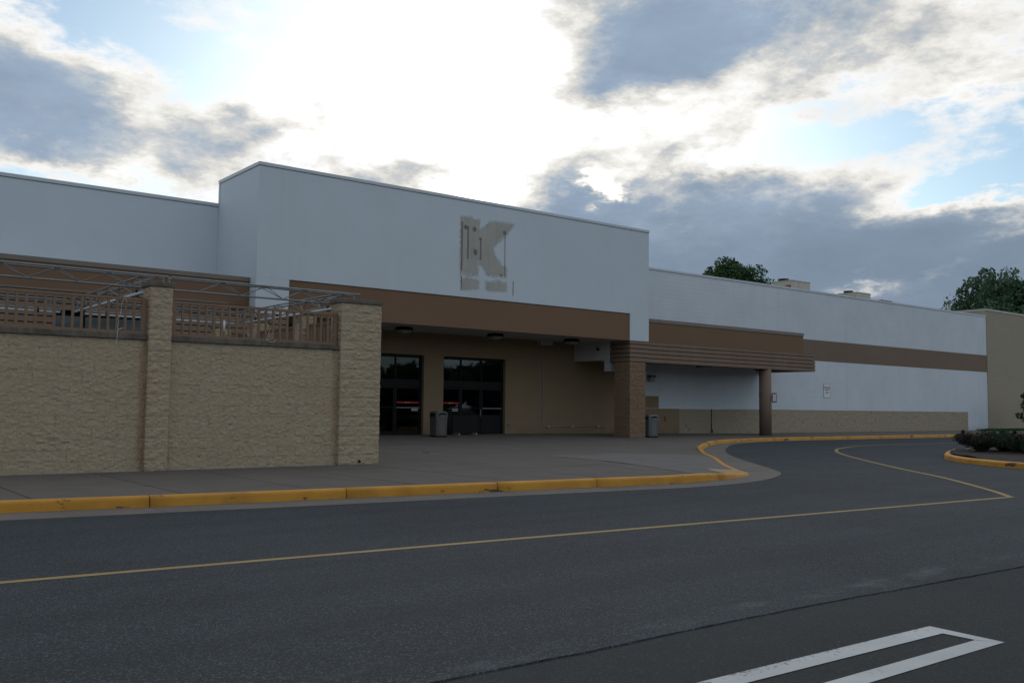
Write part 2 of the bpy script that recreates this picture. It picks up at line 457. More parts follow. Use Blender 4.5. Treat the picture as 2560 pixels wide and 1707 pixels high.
def ragged(name, col, op=0.9, sc=7.0):
    """stain on a wall with a soft, torn edge: uses the vertex attribute 'edge' (1 inside, 0 at rim)"""
    mt, t, b, pos = new_mat(name)
    at = t.n('ShaderNodeAttribute', attribute_name='edge')
    n1 = t.noise(pos, sc, 6, 0.7).outputs['Fac']
    k = t.math('ADD', at.outputs['Fac'], t.math('MULTIPLY', t.math('SUBTRACT', n1, 0.5), 0.75))
    al = t.maprange(k, 0.24, 0.74, 0, op)
    c = t.ramp(t.noise(t.vmath('MULTIPLY', pos, (2.5, 1, 0.5)), 1.6, 6, 0.65).outputs['Fac'], [(0.3, [x * 0.84 for x in col]), (0.7, [x * 1.08 for x in col])])
    t.put(b.inputs['Base Color'], c)
    b.inputs['Roughness'].default_value = 0.9
    t.put(b.inputs['Alpha'], al)
    return mt


M['ghost'] = ragged('bare_wall_ghost', (0.49, 0.45, 0.395), 0.72, 8.0)
M['ghost_dark'] = ragged('dark_adhesive', (0.15, 0.125, 0.11), 0.5, 20)

# glass
mt = bpy.data.materials.new('dark_glass'); mt.use_nodes = True
t = NT(mt.node_tree); mt.node_tree.nodes.clear()
gl_ = t.n('ShaderNodeBsdfGlossy'); gl_.inputs['Roughness'].default_value = 0.02
gl_.inputs['Color'].default_value = (0.9, 0.95, 1, 1)
tr_ = t.n('ShaderNodeBsdfTransparent'); tr_.inputs['Color'].default_value = (0.45, 0.47, 0.48, 1)
fr = t.n('ShaderNodeFresnel'); fr.inputs[0].default_value = 1.5
mx = t.n('ShaderNodeMixShader')
mt.node_tree.links.new(fr.outputs[0], mx.inputs[0])
mt.node_tree.links.new(tr_.outputs[0], mx.inputs[1])
mt.node_tree.links.new(gl_.outputs[0], mx.inputs[2])
ou = t.n('ShaderNodeOutputMaterial')
mt.node_tree.links.new(mx.outputs[0], ou.inputs[0])
M['glass'] = mt


def leaf_mat(name, a, b_, c_=None):
    mt, t, b, pos = new_mat(name)
    oi = t.noise(pos, 0.9, 3).outputs['Fac']
    at = t.n('ShaderNodeAttribute', attribute_name='tone')
    c = t.mix(at.outputs['Fac'], a, b_)
    if c_: c = t.mix(t.maprange(oi, 0.45, 0.6, 0, 1), c, c_)
    t.put(b.inputs['Base Color'], c)
    b.inputs['Roughness'].default_value = 0.6
    b.inputs['Specular IOR Level'].default_value = 0.25
    tl = t.n('ShaderNodeBsdfTranslucent'); t.put(tl.inputs[0], c)
    ms = t.n('ShaderNodeMixShader'); ms.inputs[0].default_value = 0.25
    o = mt.node_tree.nodes['Material Output']
    mt.node_tree.links.new(b.outputs[0], ms.inputs[1]); mt.node_tree.links.new(tl.outputs[0], ms.inputs[2])
    mt.node_tree.links.new(ms.outputs[0], o.inputs[0])
    return mt


M['leaf'] = leaf_mat('oak_leaf', (0.022, 0.050, 0.016), (0.05, 0.095, 0.03))
M['leaf_haze'] = leaf_mat('hazed_leaf', (0.045, 0.090, 0.048), (0.085, 0.15, 0.08))  # leaf colours lightened to put a slight haze on the far tree
M['leaf_red'] = leaf_mat('barberry_leaf', (0.026, 0.020, 0.018), (0.055, 0.038, 0.033), (0.024, 0.046, 0.022))
M['leaf_green'] = leaf_mat('shrub_leaf', (0.022, 0.05, 0.021), (0.046, 0.092, 0.038))
M['blade'] = leaf_mat('grass_blade', (0.035, 0.075, 0.02), (0.07, 0.12, 0.035))
M['mulch'] = simple('dark_mulch', (0.018, 0.012, 0.010), 0.95, 0.4, 18, bs=0.03, bscale=30)
mt, t, b, pos = new_mat('tactile_yellow')
t.put(b.inputs['Base Color'], t.ramp(t.noise(pos, 5, 5).outputs['Fac'], [(0.3, (0.36, 0.24, 0.12)), (0.7, (0.46, 0.32, 0.17))]))
b.inputs['Roughness'].default_value = 0.8
M['tactile'] = mt

# ------------------------------------------------------------------ mesh helpers
OFF = {}


class MB:
    def __init__(self): self.v = []; self.f = []; self.mi = []; self.cur = 0
    def add(self, vs, fs):
        o = len(self.v)
        self.v += [Vector(x) for x in vs]
        for f in fs:
            self.f.append([i + o for i in f]); self.mi.append(self.cur)
        return self
    def box(self, x0, x1, y0, y1, z0, z1):
        vs = [(x, y, z) for z in (z0, z1) for y in (y0, y1) for x in (x0, x1)]
        return self.add(vs, [(0, 2, 3, 1), (4, 5, 7, 6), (0, 1, 5, 4), (1, 3, 7, 5), (3, 2, 6, 7), (2, 0, 4, 6)])
    def tube(self, pts, r, n=8, cap=True):
        pts = [Vector(p) for p in pts]
        rad = r if hasattr(r, '__len__') else [r] * len(pts)
        o = len(self.v)
        prev = None
        for i, p in enumerate(pts):
            d = (pts[min(i + 1, len(pts) - 1)] - pts[max(i - 1, 0)]).normalized()
            a = Vector((0, 0, 1)) if abs(d.z) < 0.9 else Vector((1, 0, 0))
            if prev is not None: a = prev
            s = d.cross(a).normalized(); u = s.cross(d).normalized(); prev = u
            for k in range(n):
                th = 2 * math.pi * k / n
                self.v.append(p + (s * math.cos(th) + u * math.sin(th)) * rad[i])
        for i in range(len(pts) - 1):
            for k in range(n):
                a0 = o + i * n + k; a1 = o + i * n + (k + 1) % n
                self.f.append([a0, a1, a1 + n, a0 + n]); self.mi.append(self.cur)
        if cap:
            self.f.append([o + k for k in range(n)][::-1]); self.mi.append(self.cur)
            e = o + (len(pts) - 1) * n
            self.f.append([e + k for k in range(n)]); self.mi.append(self.cur)
        return self
    def prism(self, poly, z0, z1):
        """extruded polygon in plan"""
        n = len(poly)
        vs = [(x, y, z0) for x, y in poly] + [(x, y, z1) for x, y in poly]
        tris = tessellate_polygon([[Vector((x, y, 0)) for x, y in poly]])
        fs = [list(tr) for tr in tris]
        fs2 = [[i + n for i in tr] for tr in tris]
        return self.add(vs, fs + fs2 + [(i, (i + 1) % n, (i + 1) % n + n, i + n) for i in range(n)])
    def xz(self, poly, y0, y1):
        """extruded polygon in elevation"""
        n = len(poly)
        vs = [(x, y0, z) for x, z in poly] + [(x, y1, z) for x, z in poly]
        tris = tessellate_polygon([[Vector((x, z, 0)) for x, z in poly]])
        fs = [list(tr) for tr in tris] + [[i + n for i in tr] for tr in tris]
        return self.add(vs, fs + [(i, (i + 1) % n, (i + 1) % n + n, i + n) for i in range(n)])
    def mesh(self, name, mats, off=(0, 0, 0), smooth=False, fix=True):
        me = bpy.data.meshes.new(name)
        o = Vector(off)
        me.from_pydata([tuple(v - o) for v in self.v], [], self.f)
        for mm in (mats if isinstance(mats, (list, tuple)) else [mats]): me.materials.append(mm)
        for p, k in zip(me.polygons, self.mi): p.material_index = k
        if fix:
            bm = bmesh.new(); bm.from_mesh(me)
            bmesh.ops.recalc_face_normals(bm, faces=bm.faces)
            bm.to_mesh(me); bm.free()
        if smooth:
            for p in me.polygons: p.use_smooth = True
        me.update()
        return me


def tag(o, label=None, cat=None, group=None, kind=None):
    if label: o['label'] = label
    if cat: o['category'] = cat
    if group: o['group'] = group
    if kind: o['kind'] = kind
    return o


def empty(name, loc, label, cat, group=None):
    o = bpy.data.objects.new(name, None)
    o.empty_display_size = 0.2
    o.location = loc
    COL.objects.link(o)
    OFF[o.name] = Vector(loc)
    return tag(o, label, cat, group)


def part(name, mb, mats, parent=None, smooth=False, bevel=0.0, fix=True):
    off = OFF.get(parent.name, Vector()) if parent else Vector()
    o = bpy.data.objects.new(name, mb.mesh(name, mats, off, smooth, fix))
    COL.objects.link(o)
    if parent: o.parent = parent
    OFF[o.name] = off
    if bevel:
        bv = o.modifiers.new('bevel', 'BEVEL'); bv.width = bevel; bv.segments = 2; bv.limit_method = 'ANGLE'
    return o


def single(name, mb, mats, label, cat, group=None, smooth=False, bevel=0.0):
    return tag(part(name, mb, mats, None, smooth, bevel), label, cat, group)


def struct(name, mb, mats, smooth=False, fix=True):
    return tag(part(name, mb, mats, None, smooth, 0, fix), kind='structure')


def inst(name, me, parent, mat4):
    """object sharing mesh data, placed by a matrix in world space under an unrotated parent"""
    o = bpy.data.objects.new(name, me)
    COL.objects.link(o)
    if parent:
        o.parent = parent
        mat4 = Matrix.Translation(-OFF.get(parent.name, Vector())) @ mat4
    o.matrix_local = mat4
    return o


def copy_tree(o, parent=None):
    c = o.copy(); COL.objects.link(c)
    if parent: c.parent = parent
    OFF[c.name] = OFF.get(o.name, Vector())
    for ch in list(o.children): copy_tree(ch, c)
    return c


UNIT_CYL = MB().tube([(0, 0, 0), (0, 0, 1)], 1.0, 8).mesh('round_bar', M['alu'], smooth=True)


def bar_matrix(a, b_, r):
    a = Vector(a); b_ = Vector(b_)
    d = b_ - a
    q = d.to_track_quat('Z', 'Y').to_matrix().to_4x4()
    return Matrix.Translation(a) @ q @ Matrix.Diagonal((r, r, d.length, 1))


def text_mesh(txt, size, mat, bold=0.0):
    cu = bpy.data.curves.new('text', 'FONT')
    cu.body = txt; cu.size = size; cu.align_x = 'CENTER'; cu.align_y = 'CENTER'
    cu.extrude = 0.001; cu.offset = bold
    ob = bpy.data.objects.new('text', cu)
    COL.objects.link(ob)
    dg = bpy.context.evaluated_depsgraph_get()
    me = bpy.data.meshes.new_from_object(ob.evaluated_get(dg))
    bpy.data.objects.remove(ob)
    me.materials.clear(); me.materials.append(mat)
    return me


def clip_rect(poly, x0, x1, y0, y1):
    def cl(p, ins, inter):
        out = []
        for i in range(len(p)):
            a, b2 = p[i - 1], p[i]
            ia, ib = ins(a), ins(b2)
            if ib:
                if not ia: out.append(inter(a, b2))
                out.append(b2)
            elif ia: out.append(inter(a, b2))
        return out
    def ix(v): return lambda a, b2: (v, a[1] + (b2[1] - a[1]) * (v - a[0]) / (b2[0] - a[0]))
    def iy(v): return lambda a, b2: (a[0] + (b2[0] - a[0]) * (v - a[1]) / (b2[1] - a[1]), v)
    for ins, it in ((lambda p: p[0] >= x0, ix(x0)), (lambda p: p[0] <= x1, ix(x1)), (lambda p: p[1] >= y0, iy(y0)), (lambda p: p[1] <= y1, iy(y1))):
        if not poly: return []
        poly = cl(poly, ins, it)
    return poly


def area(p):
    return 0.5 * sum(p[i - 1][0] * p[i][1] - p[i][0] * p[i - 1][1] for i in range(len(p)))


def smooth_path(pts, n=6):
    out = []
    P = [pts[0]] + list(pts) + [pts[-1]]
    for i in range(1, len(P) - 2):
        for k in range(n):
            t_ = k / n
            q = []
            for j in range(len(pts[0])):
                p0, p1, p2, p3 = (P[i + d][j] for d in (-1, 0, 1, 2))
                q.append(0.5 * ((2 * p1) + (-p0 + p2) * t_ + (2 * p0 - 5 * p1 + 4 * p2 - p3) * t_ ** 2 + (-p0 + 3 * p1 - 3 * p2 + p3) * t_ ** 3))
            out.append(tuple(q))
    out.append(tuple(pts[-1]))
    return out


def offset_path(path, d):
    out = []
    for i, p in enumerate(path):
        a = Vector(path[max(i - 1, 0)][:2]); b2 = Vector(path[min(i + 1, len(path) - 1)][:2])
        t_ = (b2 - a).normalized()
        out.append((p[0] - t_.y * d, p[1] + t_.x * d))
    return out


# ------------------------------------------------------------------ ground
g = MB().add([(-700, -700, -0.012), (900, -700, -0.012), (900, 900, -0.012), (-700, 900, -0.012)], [(0, 1, 2, 3)])
struct('ground', g, M['asphalt_new'])

# worn drive lane, its near edge the ragged seam of a newer overlay
seam = []
x = -60.0
while x < 60:
    seam.append((x, 4.13 + 0.022 * noise.noise((x * 1.1, 0.3, 0)) + 0.012 * noise.noise((x * 9, 4, 0)) - max(0, x - 6) * 0.03))
    x += 0.12
far = [(60, 2.0), (140, 2.0), (140, 27.2), (-60, 27.2)]
tri = MB()
# strip mesh so the seam stays a thin triangulation
for i in range(len(seam) - 1):
    a, c = seam[i], seam[i + 1]
    tri.add([(a[0], a[1], -0.004), (c[0], c[1], -0.004), (c[0], 28.0, -0.004), (a[0], 28.0, -0.004)], [(0, 1, 2, 3)])
    tri.add([(a[0], a[1], -0.004), (c[0], c[1], -0.004), (c[0], c[1] - 0.004, -0.0125), (a[0], a[1] - 0.004, -0.0125)], [(0, 1, 2, 3)])
tri.add([(59.9, 2.0, -0.004), (160, 2.0, -0.004), (160, 28, -0.004), (59.9, 28, -0.004)], [(0, 1, 2, 3)])
struct('road', tri, M['asphalt'])
# dark open crack along the seam
ck = MB()
for i in range(len(seam) - 1):
    a, c = seam[i], seam[i + 1]
    if not -2 < a[0] < 30: continue
    w0 = max(0.0, 0.0015 + 0.009 * noise.noise((a[0] * 5, 7, 0)) + 0.004 * noise.noise((a[0] * 30, 2, 0)))
    w1 = max(0.0, 0.0015 + 0.009 * noise.noise((c[0] * 5, 7, 0)) + 0.004 * noise.noise((c[0] * 30, 2, 0)))
    ck.add([(a[0], a[1] - w0, -0.0015), (c[0], c[1] - w1, -0.0015), (c[0], c[1] + w1 * 0.4, -0.0015), (a[0], a[1] + w0 * 0.4, -0.0015)], [(0, 1, 2, 3)])
M['crack'] = simple('open_crack', (0.010, 0.010, 0.010), 0.95)
struct('asphalt_crack', ck, M['crack'])

# kerb line (foot of the kerb face): near drive, around the nose, then along the store
kerb_pts = [(-14, 15.0), (-6, 14.21), (2.36, 13.39), (4.1, 13.15), (6.85, 12.88), (9.36, 12.63), (11.6, 12.42), (13.5, 12.22), (15.2, 12.42), (16.4, 12.80),
            (17.2, 13.35), (18.05, 14.35), (19.5, 15.85), (22.0, 18.25), (23.6, 19.95), (25.4, 21.7), (26.6, 22.6), (28.2, 23.75), (30.6, 25.35), (33.6, 26.45),
            (36.5, 26.95), (40, 27.05), (44, 27.05), (55, 27.05), (70, 27.05), (95, 27.05)]
kerb = smooth_path(kerb_pts, 6)


def kerb_h(x, y):
    if x < 14.6: return 0.15
    if x < 17.2: return 0.15 - 0.132 * (x - 14.6) / 2.6
    if x < 23.4: return 0.018
    if x < 26.3: return 0.018 + 0.132 * (x - 23.4) / 2.9
    return 0.15


flush = [p for p in kerb if 16.0 < p[0] < 24.5]


def floor_z(x, y):
    z = 0.15
    if y > 28:
        k = min(1, (y - 28) / 4.4); k = k * k * (3 - 2 * k)
        z += 0.13 * k * max(0.1, min(1, 1 - (x - 25) / 19.0))
    d = min(math.hypot(x - p[0], y - p[1]) for p in flush)
    k = max(0, min(1, (d - 0.15) / 2.6))
    return min(z, 0.022 + 0.128 * k) if k < 1 else z


kin = offset_path(kerb, 0.17)
region = kin + [(95, 32.36), (-14, 32.36)]

# base bed under the slabs
bed = MB()
cells = []
gx = -14.0
while gx < 95:
    gy = 12.0
    while gy < 32.4:
        p = clip_rect(region, gx, gx + 1.2, gy, min(gy + 1.2, 32.36))
        if len(p) >= 3 and abs(area(p)) > 1e-3:
            tris = tessellate_polygon([[Vector((a[0], a[1], 0)) for a in p]])
            bed.add([(a[0], a[1], floor_z(*a) - 0.016) for a in p], [list(tt) for tt in tris])
        gy += 1.2
    gx += 1.2
pave = struct('pavement', bed, M['joint'])


def slab(poly_src, x0, x1, y0, y1, name, mat, parent, dz=0.0, inset=0.013, skirt=0.016, step=0.65):
    mb = MB()
    x0 += inset; x1 -= inset; y0 += inset; y1 -= inset
    nx = max(1, int((x1 - x0) / step)); ny = max(1, int((y1 - y0) / step))
    if nx * ny > 80: nx = max(1, nx // 2)
    ok = False
    for i in range(nx):
        for j in range(ny):
            p = clip_rect(poly_src, x0 + (x1 - x0) * i / nx, x0 + (x1 - x0) * (i + 1) / nx, y0 + (y1 - y0) * j / ny, y0 + (y1 - y0) * (j + 1) / ny)
            if len(p) >= 3 and abs(area(p)) > 1e-3:
                ok = True
                tris = tessellate_polygon([[Vector((a[0], a[1], 0)) for a in p]])
                mb.add([(a[0], a[1], floor_z(*a) + dz) for a in p], [list(tt) for tt in tris])
    if not ok: return None
    o = part(name, mb, mat, parent)
    bm = bmesh.new(); bm.from_mesh(o.data)
    bmesh.ops.remove_doubles(bm, verts=bm.verts, dist=0.002)
    ed = [e for e in bm.edges if e.is_boundary]
    r2 = bmesh.ops.extrude_edge_only(bm, edges=ed)
    for vv in [e for e in r2['geom'] if isinstance(e, bmesh.types.BMVert)]: vv.co.z -= skirt
    bmesh.ops.recalc_face_normals(bm, faces=bm.faces)
    up = sum(f.normal.z for f in bm.faces)
    if up < 0: bmesh.ops.reverse_faces(bm, faces=bm.faces)
    bm.to_mesh(o.data); bm.free()
    return o


# slab rows: the kerb strip, then plaza rows to the doors
xs = [-13.9 + 1.84 * i for i in range(14)]
xs = [-14, -10.2, -8.35, -6.5, -4.65, -2.8, -0.95, 0.9, 2.75, 4.62, 6.45, 8.25, 10.1, 12.05]
joints_x = xs + [14.6, 17.2, 19.8, 22.4, 25.0, 27.6, 30.2, 33.0, 36.0, 39.0, 42.0, 46.0, 50.0, 54.0, 58.0, 62.0, 66.0]
for i in range(len(joints_x) - 1):
    a, c = joints_x[i], joints_x[i + 1]
    rows = [11.5, 18.12] if a < 10.1 else ([11.5, 15.3, 18.12, 20.9, 23.7, 26.4, 29.1, 32.36])
    for j in range(len(rows) - 1):
        slab(region, a, c, rows[j], rows[j + 1], 'pavement_slab', M['walk'], pave)
slab(region, 66.0, 95.0, 20, 32.36, 'pavement_slab', M['walk'], pave)

# pale dropped ramp towards the nose of the kerb
wedge = [(15.2, 12.62), (15.75, 16.1), (16.2, 19.2), (21.9, 18.95)] + [p for p in kin if 15.4 < p[0] < 22.0][::-1]
wb = MB()
gx = 15.0
while gx < 23:
    gy = 12.0
    while gy < 20:
        p = clip_rect(wedge, gx, gx + 0.5, gy, gy + 0.5)
        if len(p) >= 3 and abs(area(p)) > 1e-4:
            tris = tessellate_polygon([[Vector((a[0], a[1], 0)) for a in p]])
            wb.add([(a[0], a[1], floor_z(*a) + 0.005) for a in p], [list(tt) for tt in tris])
        gy += 0.5
    gx += 0.5
struct('kerb_ramp', wb, M['ramp'])

# gutter pans, cut by the joints of the kerb
gut_out = [(-14, 14.2), (-6, 13.42), (2.21, 12.60), (4.0, 12.42), (6.4, 12.15), (9.36, 11.88), (11.6, 11.66), (13.0, 11.50), (14.4, 11.58), (15.5, 11.83), (16.5, 12.2), (17.3, 12.62),
           (17.95, 13.05), (18.55, 13.6), (19.3, 14.4), (20.6, 15.85), (22.2, 17.6), (24.2, 19.6), (26.7, 21.75), (28.3, 22.95), (31.0, 24.85), (33.8, 26.05),
           (36.5, 26.65), (40, 26.78), (44, 26.8), (95, 26.8)]
gut = smooth_path(gut_out, 5)
greg = gut + [p[:2] for p in kerb][::-1]
gbase = MB()
for x0 in [-14 + 1.0 * i for i in range(109)]:
    for y0 in [11 + 1.0 * i for i in range(17)]:
        p = clip_rect(greg, x0, x0 + 1, y0, y0 + 1)
        if len(p) >= 3 and abs(area(p)) > 1e-4:
            tris = tessellate_polygon([[Vector((a[0], a[1], 0)) for a in p]])
            gbase.add([(a[0], a[1], -0.0005) for a in p], [list(tt) for tt in tris])
gutter = struct('gutter', gbase, M['joint'])
gj = [-14, -1.6, 1.25, 4.12, 6.95, 9.62, 11.7, 15.0, 17.9, 21.0, 24.5, 28.0, 32.0, 36.0, 42, 48, 54, 95]
for i in range(len(gj) - 1):
    mb = MB()
    y0 = 11.0
    n = max(1, int((gj[i + 1] - gj[i]) / 1.0))
    for k in range(n):
        a = gj[i] + (gj[i + 1] - gj[i]) * k / n + (0.006 if k == 0 else 0); c = gj[i] + (gj[i + 1] - gj[i]) * (k + 1) / n - (0.006 if k == n - 1 else 0)
        for yy in range(17):
            p = clip_rect(greg, a, c, 11 + yy, 12 + yy)
            if len(p) >= 3 and abs(area(p)) > 1e-4:
                tris = tessellate_polygon([[Vector((q[0], q[1], 0)) for q in p]])
                mb.add([(q[0], q[1], 0.005) for q in p], [list(tt) for tt in tris])
    o = part('gutter_slab', mb, M['gutter'], gutter)
    bm = bmesh.new(); bm.from_mesh(o.data)
    bmesh.ops.remove_doubles(bm, verts=bm.verts, dist=0.002)
    r2 = bmesh.ops.extrude_edge_only(bm, edges=[e for e in bm.edges if e.is_boundary])
    for vv in [e for e in r2['geom'] if isinstance(e, bmesh.types.BMVert)]: vv.co.z -= 0.012
    bmesh.ops.recalc_face_normals(bm, faces=bm.faces)
    if sum(f.normal.z for f in bm.faces) < 0: bmesh.ops.reverse_faces(bm, faces=bm.faces)
    bm.to_mesh(o.data); bm.free()

# kerb stones
kb_root = struct('kerb', MB().add([(p[0], p[1], 0.006) for p in (kerb[0], kerb[1])] + [(p[0], p[1], 0.006) for p in (kin[1], kin[0])], [(0, 1, 2, 3)]), M['joint'])
cum = [0.0]
for i in range(1, len(kerb)): cum.append(cum[-1] + math.hypot(kerb[i][0] - kerb[i - 1][0], kerb[i][1] - kerb[i - 1][1]))


def at_s(s):
    for i in range(1, len(cum)):
        if s <= cum[i] or i == len(cum) - 1:
            k = (s - cum[i - 1]) / (cum[i] - cum[i - 1])
            a, c = kerb[i - 1], kerb[i]
            tx, ty = (c[0] - a[0]) / (cum[i] - cum[i - 1]), (c[1] - a[1]) / (cum[i] - cum[i - 1])
            # smoothed tangent
            j0, j1 = max(i - 2, 0), min(i + 1, len(kerb) - 1)
            tv = Vector((kerb[j1][0] - kerb[j0][0], kerb[j1][1] - kerb[j0][1])).normalized()
            return a[0] + (c[0] - a[0]) * k, a[1] + (c[1] - a[1]) * k, tv
    return None


def s_of_x(xv):
    for i in range(1, len(kerb)):
        if kerb[i][0] >= xv:
            k = (xv - kerb[i - 1][0]) / max(1e-6, kerb[i][0] - kerb[i - 1][0])
            return cum[i - 1] + k * (cum[i] - cum[i - 1])
    return cum[-1]


def kerb_piece(s0, s1):
    mb = MB()
    n = max(2, int((s1 - s0) / 0.35))
    prof = None
    for i in range(n + 1):
        x, y, tv = at_s(s0 + (s1 - s0) * i / n)
        nx, ny = -tv.y, tv.x
        h = kerb_h(x, y)
        w = 0.172
        wob = 0.004 * noise.noise((x * 1.5, y * 1.5, 0))
        ro = min(0.035, h * 0.4)
        pr = [(0.0, 0.0), (0.012, h - ro * 1.3), (0.022, h - ro * 0.45), (0.045, h - ro * 0.08), (0.075, h), (w, h + 0.004), (w, -0.05)]
        o = len(mb.v)
        for (d, z) in pr: mb.v.append(Vector((x + nx * (d + wob), y + ny * (d + wob), max(z + wob * 0.5, -0.05))))
        k = len(pr)
        if i:
            for j in range(k - 1):
                mb.f.append([o - k + j, o + j, o + j + 1, o - k + j + 1]); mb.mi.append(0)
        if i in (0, n):
            mb.f.append(list(range(o, o + k))); mb.mi.append(0)
    return mb


kj = [s_of_x(v) for v in (-13.9, -7.4, -4.5, -1.6, 1.25, 4.12, 6.95, 9.62, 11.7, 15.0, 17.1)]
s = kj[-1]
while s < cum[-1] - 4:
    s += 3.05; kj.append(s)
for i in range(len(kj) - 1):
    o = part('kerb_stone', kerb_piece(kj[i] + 0.007, kj[i + 1] - 0.007), M['kerb'], kb_root)
    for p in o.data.polygons: p.use_smooth = len(p.vertices) == 4

# tactile warning pad with domes
pad = MB()
A, B, C_, D_ = Vector((15.95, 12.72)), Vector((16.75, 13.0)), Vector((17.5, 13.95)), Vector((16.85, 14.25))
padpts = [A, B, C_, D_]
pad.add([(p.x, p.y, floor_z(p.x, p.y) + 0.012) for p in padpts] + [(p.x, p.y, floor_z(p.x, p.y) - 0.01) for p in padpts],
        [(0, 1, 2, 3), (0, 1, 5, 4), (1, 2, 6, 5), (2, 3, 7, 6), (3, 0, 4, 7)])
padr = single('tactile_pad', pad, M['tactile'], 'faded yellow bumpy warning pad set in the tip of the kerb ramp', 'tactile pad')
dome = MB().tube([(0, 0, 0), (0, 0, 0.006), (0, 0, 0.009)], [0.028, 0.022, 0.012], 7).mesh('dome', M['tactile'])
for i in range(6):
    for j in range(9):
        u, v = (i + 0.5) / 6, (j + 0.5) / 9
        p = (A * (1 - u) + B * u) * (1 - v) + (D_ * (1 - u) + C_ * u) * v
        inst('dome', dome, padr, Matrix.Translation((p.x, p.y, floor_z(p.x, p.y) + 0.012)))

# painted lines
def ribbon(path, w, z=-0.001, jit=0.004):
    mb = MB()
    a = offset_path(path, w / 2); c = offset_path(path, -w / 2)
    for i in range(len(path) - 1):
        mb.add([(*a[i], z), (*c[i], z), (*c[i + 1], z), (*a[i + 1], z)], [(0, 1, 2, 3)])
    return mb


straight = [(-25, 9.98), (1.5, 8.33), (3.55, 8.21), (6.4, 8.04), (10.5, 7.77), (16.56, 7.40)]
struct('yellow_lane_line', ribbon(straight, 0.105), M['yellow_line'])
curve = smooth_path([(16.5, 7.42), (16.9, 7.72), (17.6, 8.27), (19.9, 10.28), (22.0, 12.42), (24.15, 14.5), (26.3, 16.5), (28.1, 18.05), (29.9, 19.4), (31.9, 20.55), (34.8, 21.62), (37.5, 21.95), (43.7, 22.04), (60, 22.1), (90, 22.1)], 5)
struct('yellow_lane_line', ribbon(curve, 0.105, 0.0015), M['yellow_line'])
hp = MB()
za, zb_ = -0.008, -0.0085
def edge(x, x0, y0, k): return y0 + k * (x - x0)
xa = [-6 + 0.5 * i for i in range(24)] + [5.985]
for i in range(len(xa) - 1):
    p, q = xa[i], xa[i + 1]
    hp.add([(p, edge(p, 4, 3.18, -.024), za), (q, edge(q, 4, 3.18, -.024), za), (q, edge(q, 3.8, 3.335, -.02), za), (p, edge(p, 3.8, 3.335, -.02), za)], [(0, 1, 2, 3)])
hp.add([(5.985, 2.925, za), (6.075, 2.785, za), (6.115, 3.288, za), (5.985, 3.291, za)], [(0, 1, 2, 3)])
xb = [-6 + 0.5 * i for i in range(24)] + [5.98]
for i in range(len(xb) - 1):
    p, q = xb[i], xb[i + 1]
    hp.add([(p, edge(p, 4.5, 2.802, -.009), zb_), (q, edge(q, 4.5, 2.802, -.009), zb_), (q, edge(q, 4.34, 2.942, -.012), zb_), (p, edge(p, 4.34, 2.942, -.012), zb_)], [(0, 1, 2, 3)])
hp.add([(5.98, 2.789, zb_), (6.075, 2.785, zb_), (5.982, 2.924, zb_)], [(0, 1, 2)])
struct('white_bay_marking', hp, M['white_line'])
dl = MB()
for x0, y0, ln in ((25.2, 9.55, 0.7), (27.9, 9.4, 0.7)):
    dl.add([(x0, y0, -0.001), (x0 + ln, y0 - 0.3, -0.001), (x0 + ln + 0.03, y0 - 0.22, -0.001), (x0 + 0.03, y0 + 0.08, -0.001)], [(0, 1, 2, 3)])
struct('worn_white_dash', dl, M['white_line'])

# ------------------------------------------------------------------ split-face blocks
def wall_block(seed, w=0.4064, h=0.2032, nx=9, nz=5, amp=0.017):
    """block whose front (towards -Y) is broken rough"""
    g_ = 0.0006
    mb = MB()
    for j in range(nz + 1):
        for i in range(nx + 1):
            x = g_ + (w - 2 * g_) * i / nx; z = g_ + (h - 2 * g_) * j / nz
            edge = (i in (0, nx)) or (j in (0, nz))
            d = noise.fractal((x * 11 + seed * 7.3, z * 17 + seed * 3.1, seed), 0.6, 2.2, 5) + 0.35 * noise.noise((x * 60 + seed, z * 70, seed * 2.0))
            y = -amp * max(-0.4, min(1.0, 0.35 + d * 0.75))
            if edge: y = y * 0.9 + 0.0005
            mb.v.append(Vector((x + (0 if edge else 0.012 * noise.noise((i, j, seed))), y, z + (0 if edge else 0.010 * noise.noise((j, i, seed + 5))))))
    for j in range(nz):
        for i in range(nx):
            a = j * (nx + 1) + i
            q = [a, a + 1, a + nx + 2, a + nx + 1]
            if (i + j + seed) % 2: mb.f += [[q[0], q[1], q[2]], [q[0], q[2], q[3]]]
            else: mb.f += [[q[0], q[1], q[3]], [q[1], q[2], q[3]]]
            mb.mi += [0, 0]
    loop = [i for i in range(nx + 1)] + [j * (nx + 1) + nx for j in range(1, nz + 1)] + [nz * (nx + 1) + i for i in range(nx - 1, -1, -1)] + [j * (nx + 1) for j in range(nz - 1, 0, -1)]
    o = len(mb.v)
    for k in loop: mb.v.append(Vector((mb.v[k].x, 0.07, mb.v[k].z)))
    for k in range(len(loop)):
        mb.f.append([loop[k], loop[(k + 1) % len(loop)], o + (k + 1) % len(loop), o + k]); mb.mi.append(0)
    return mb


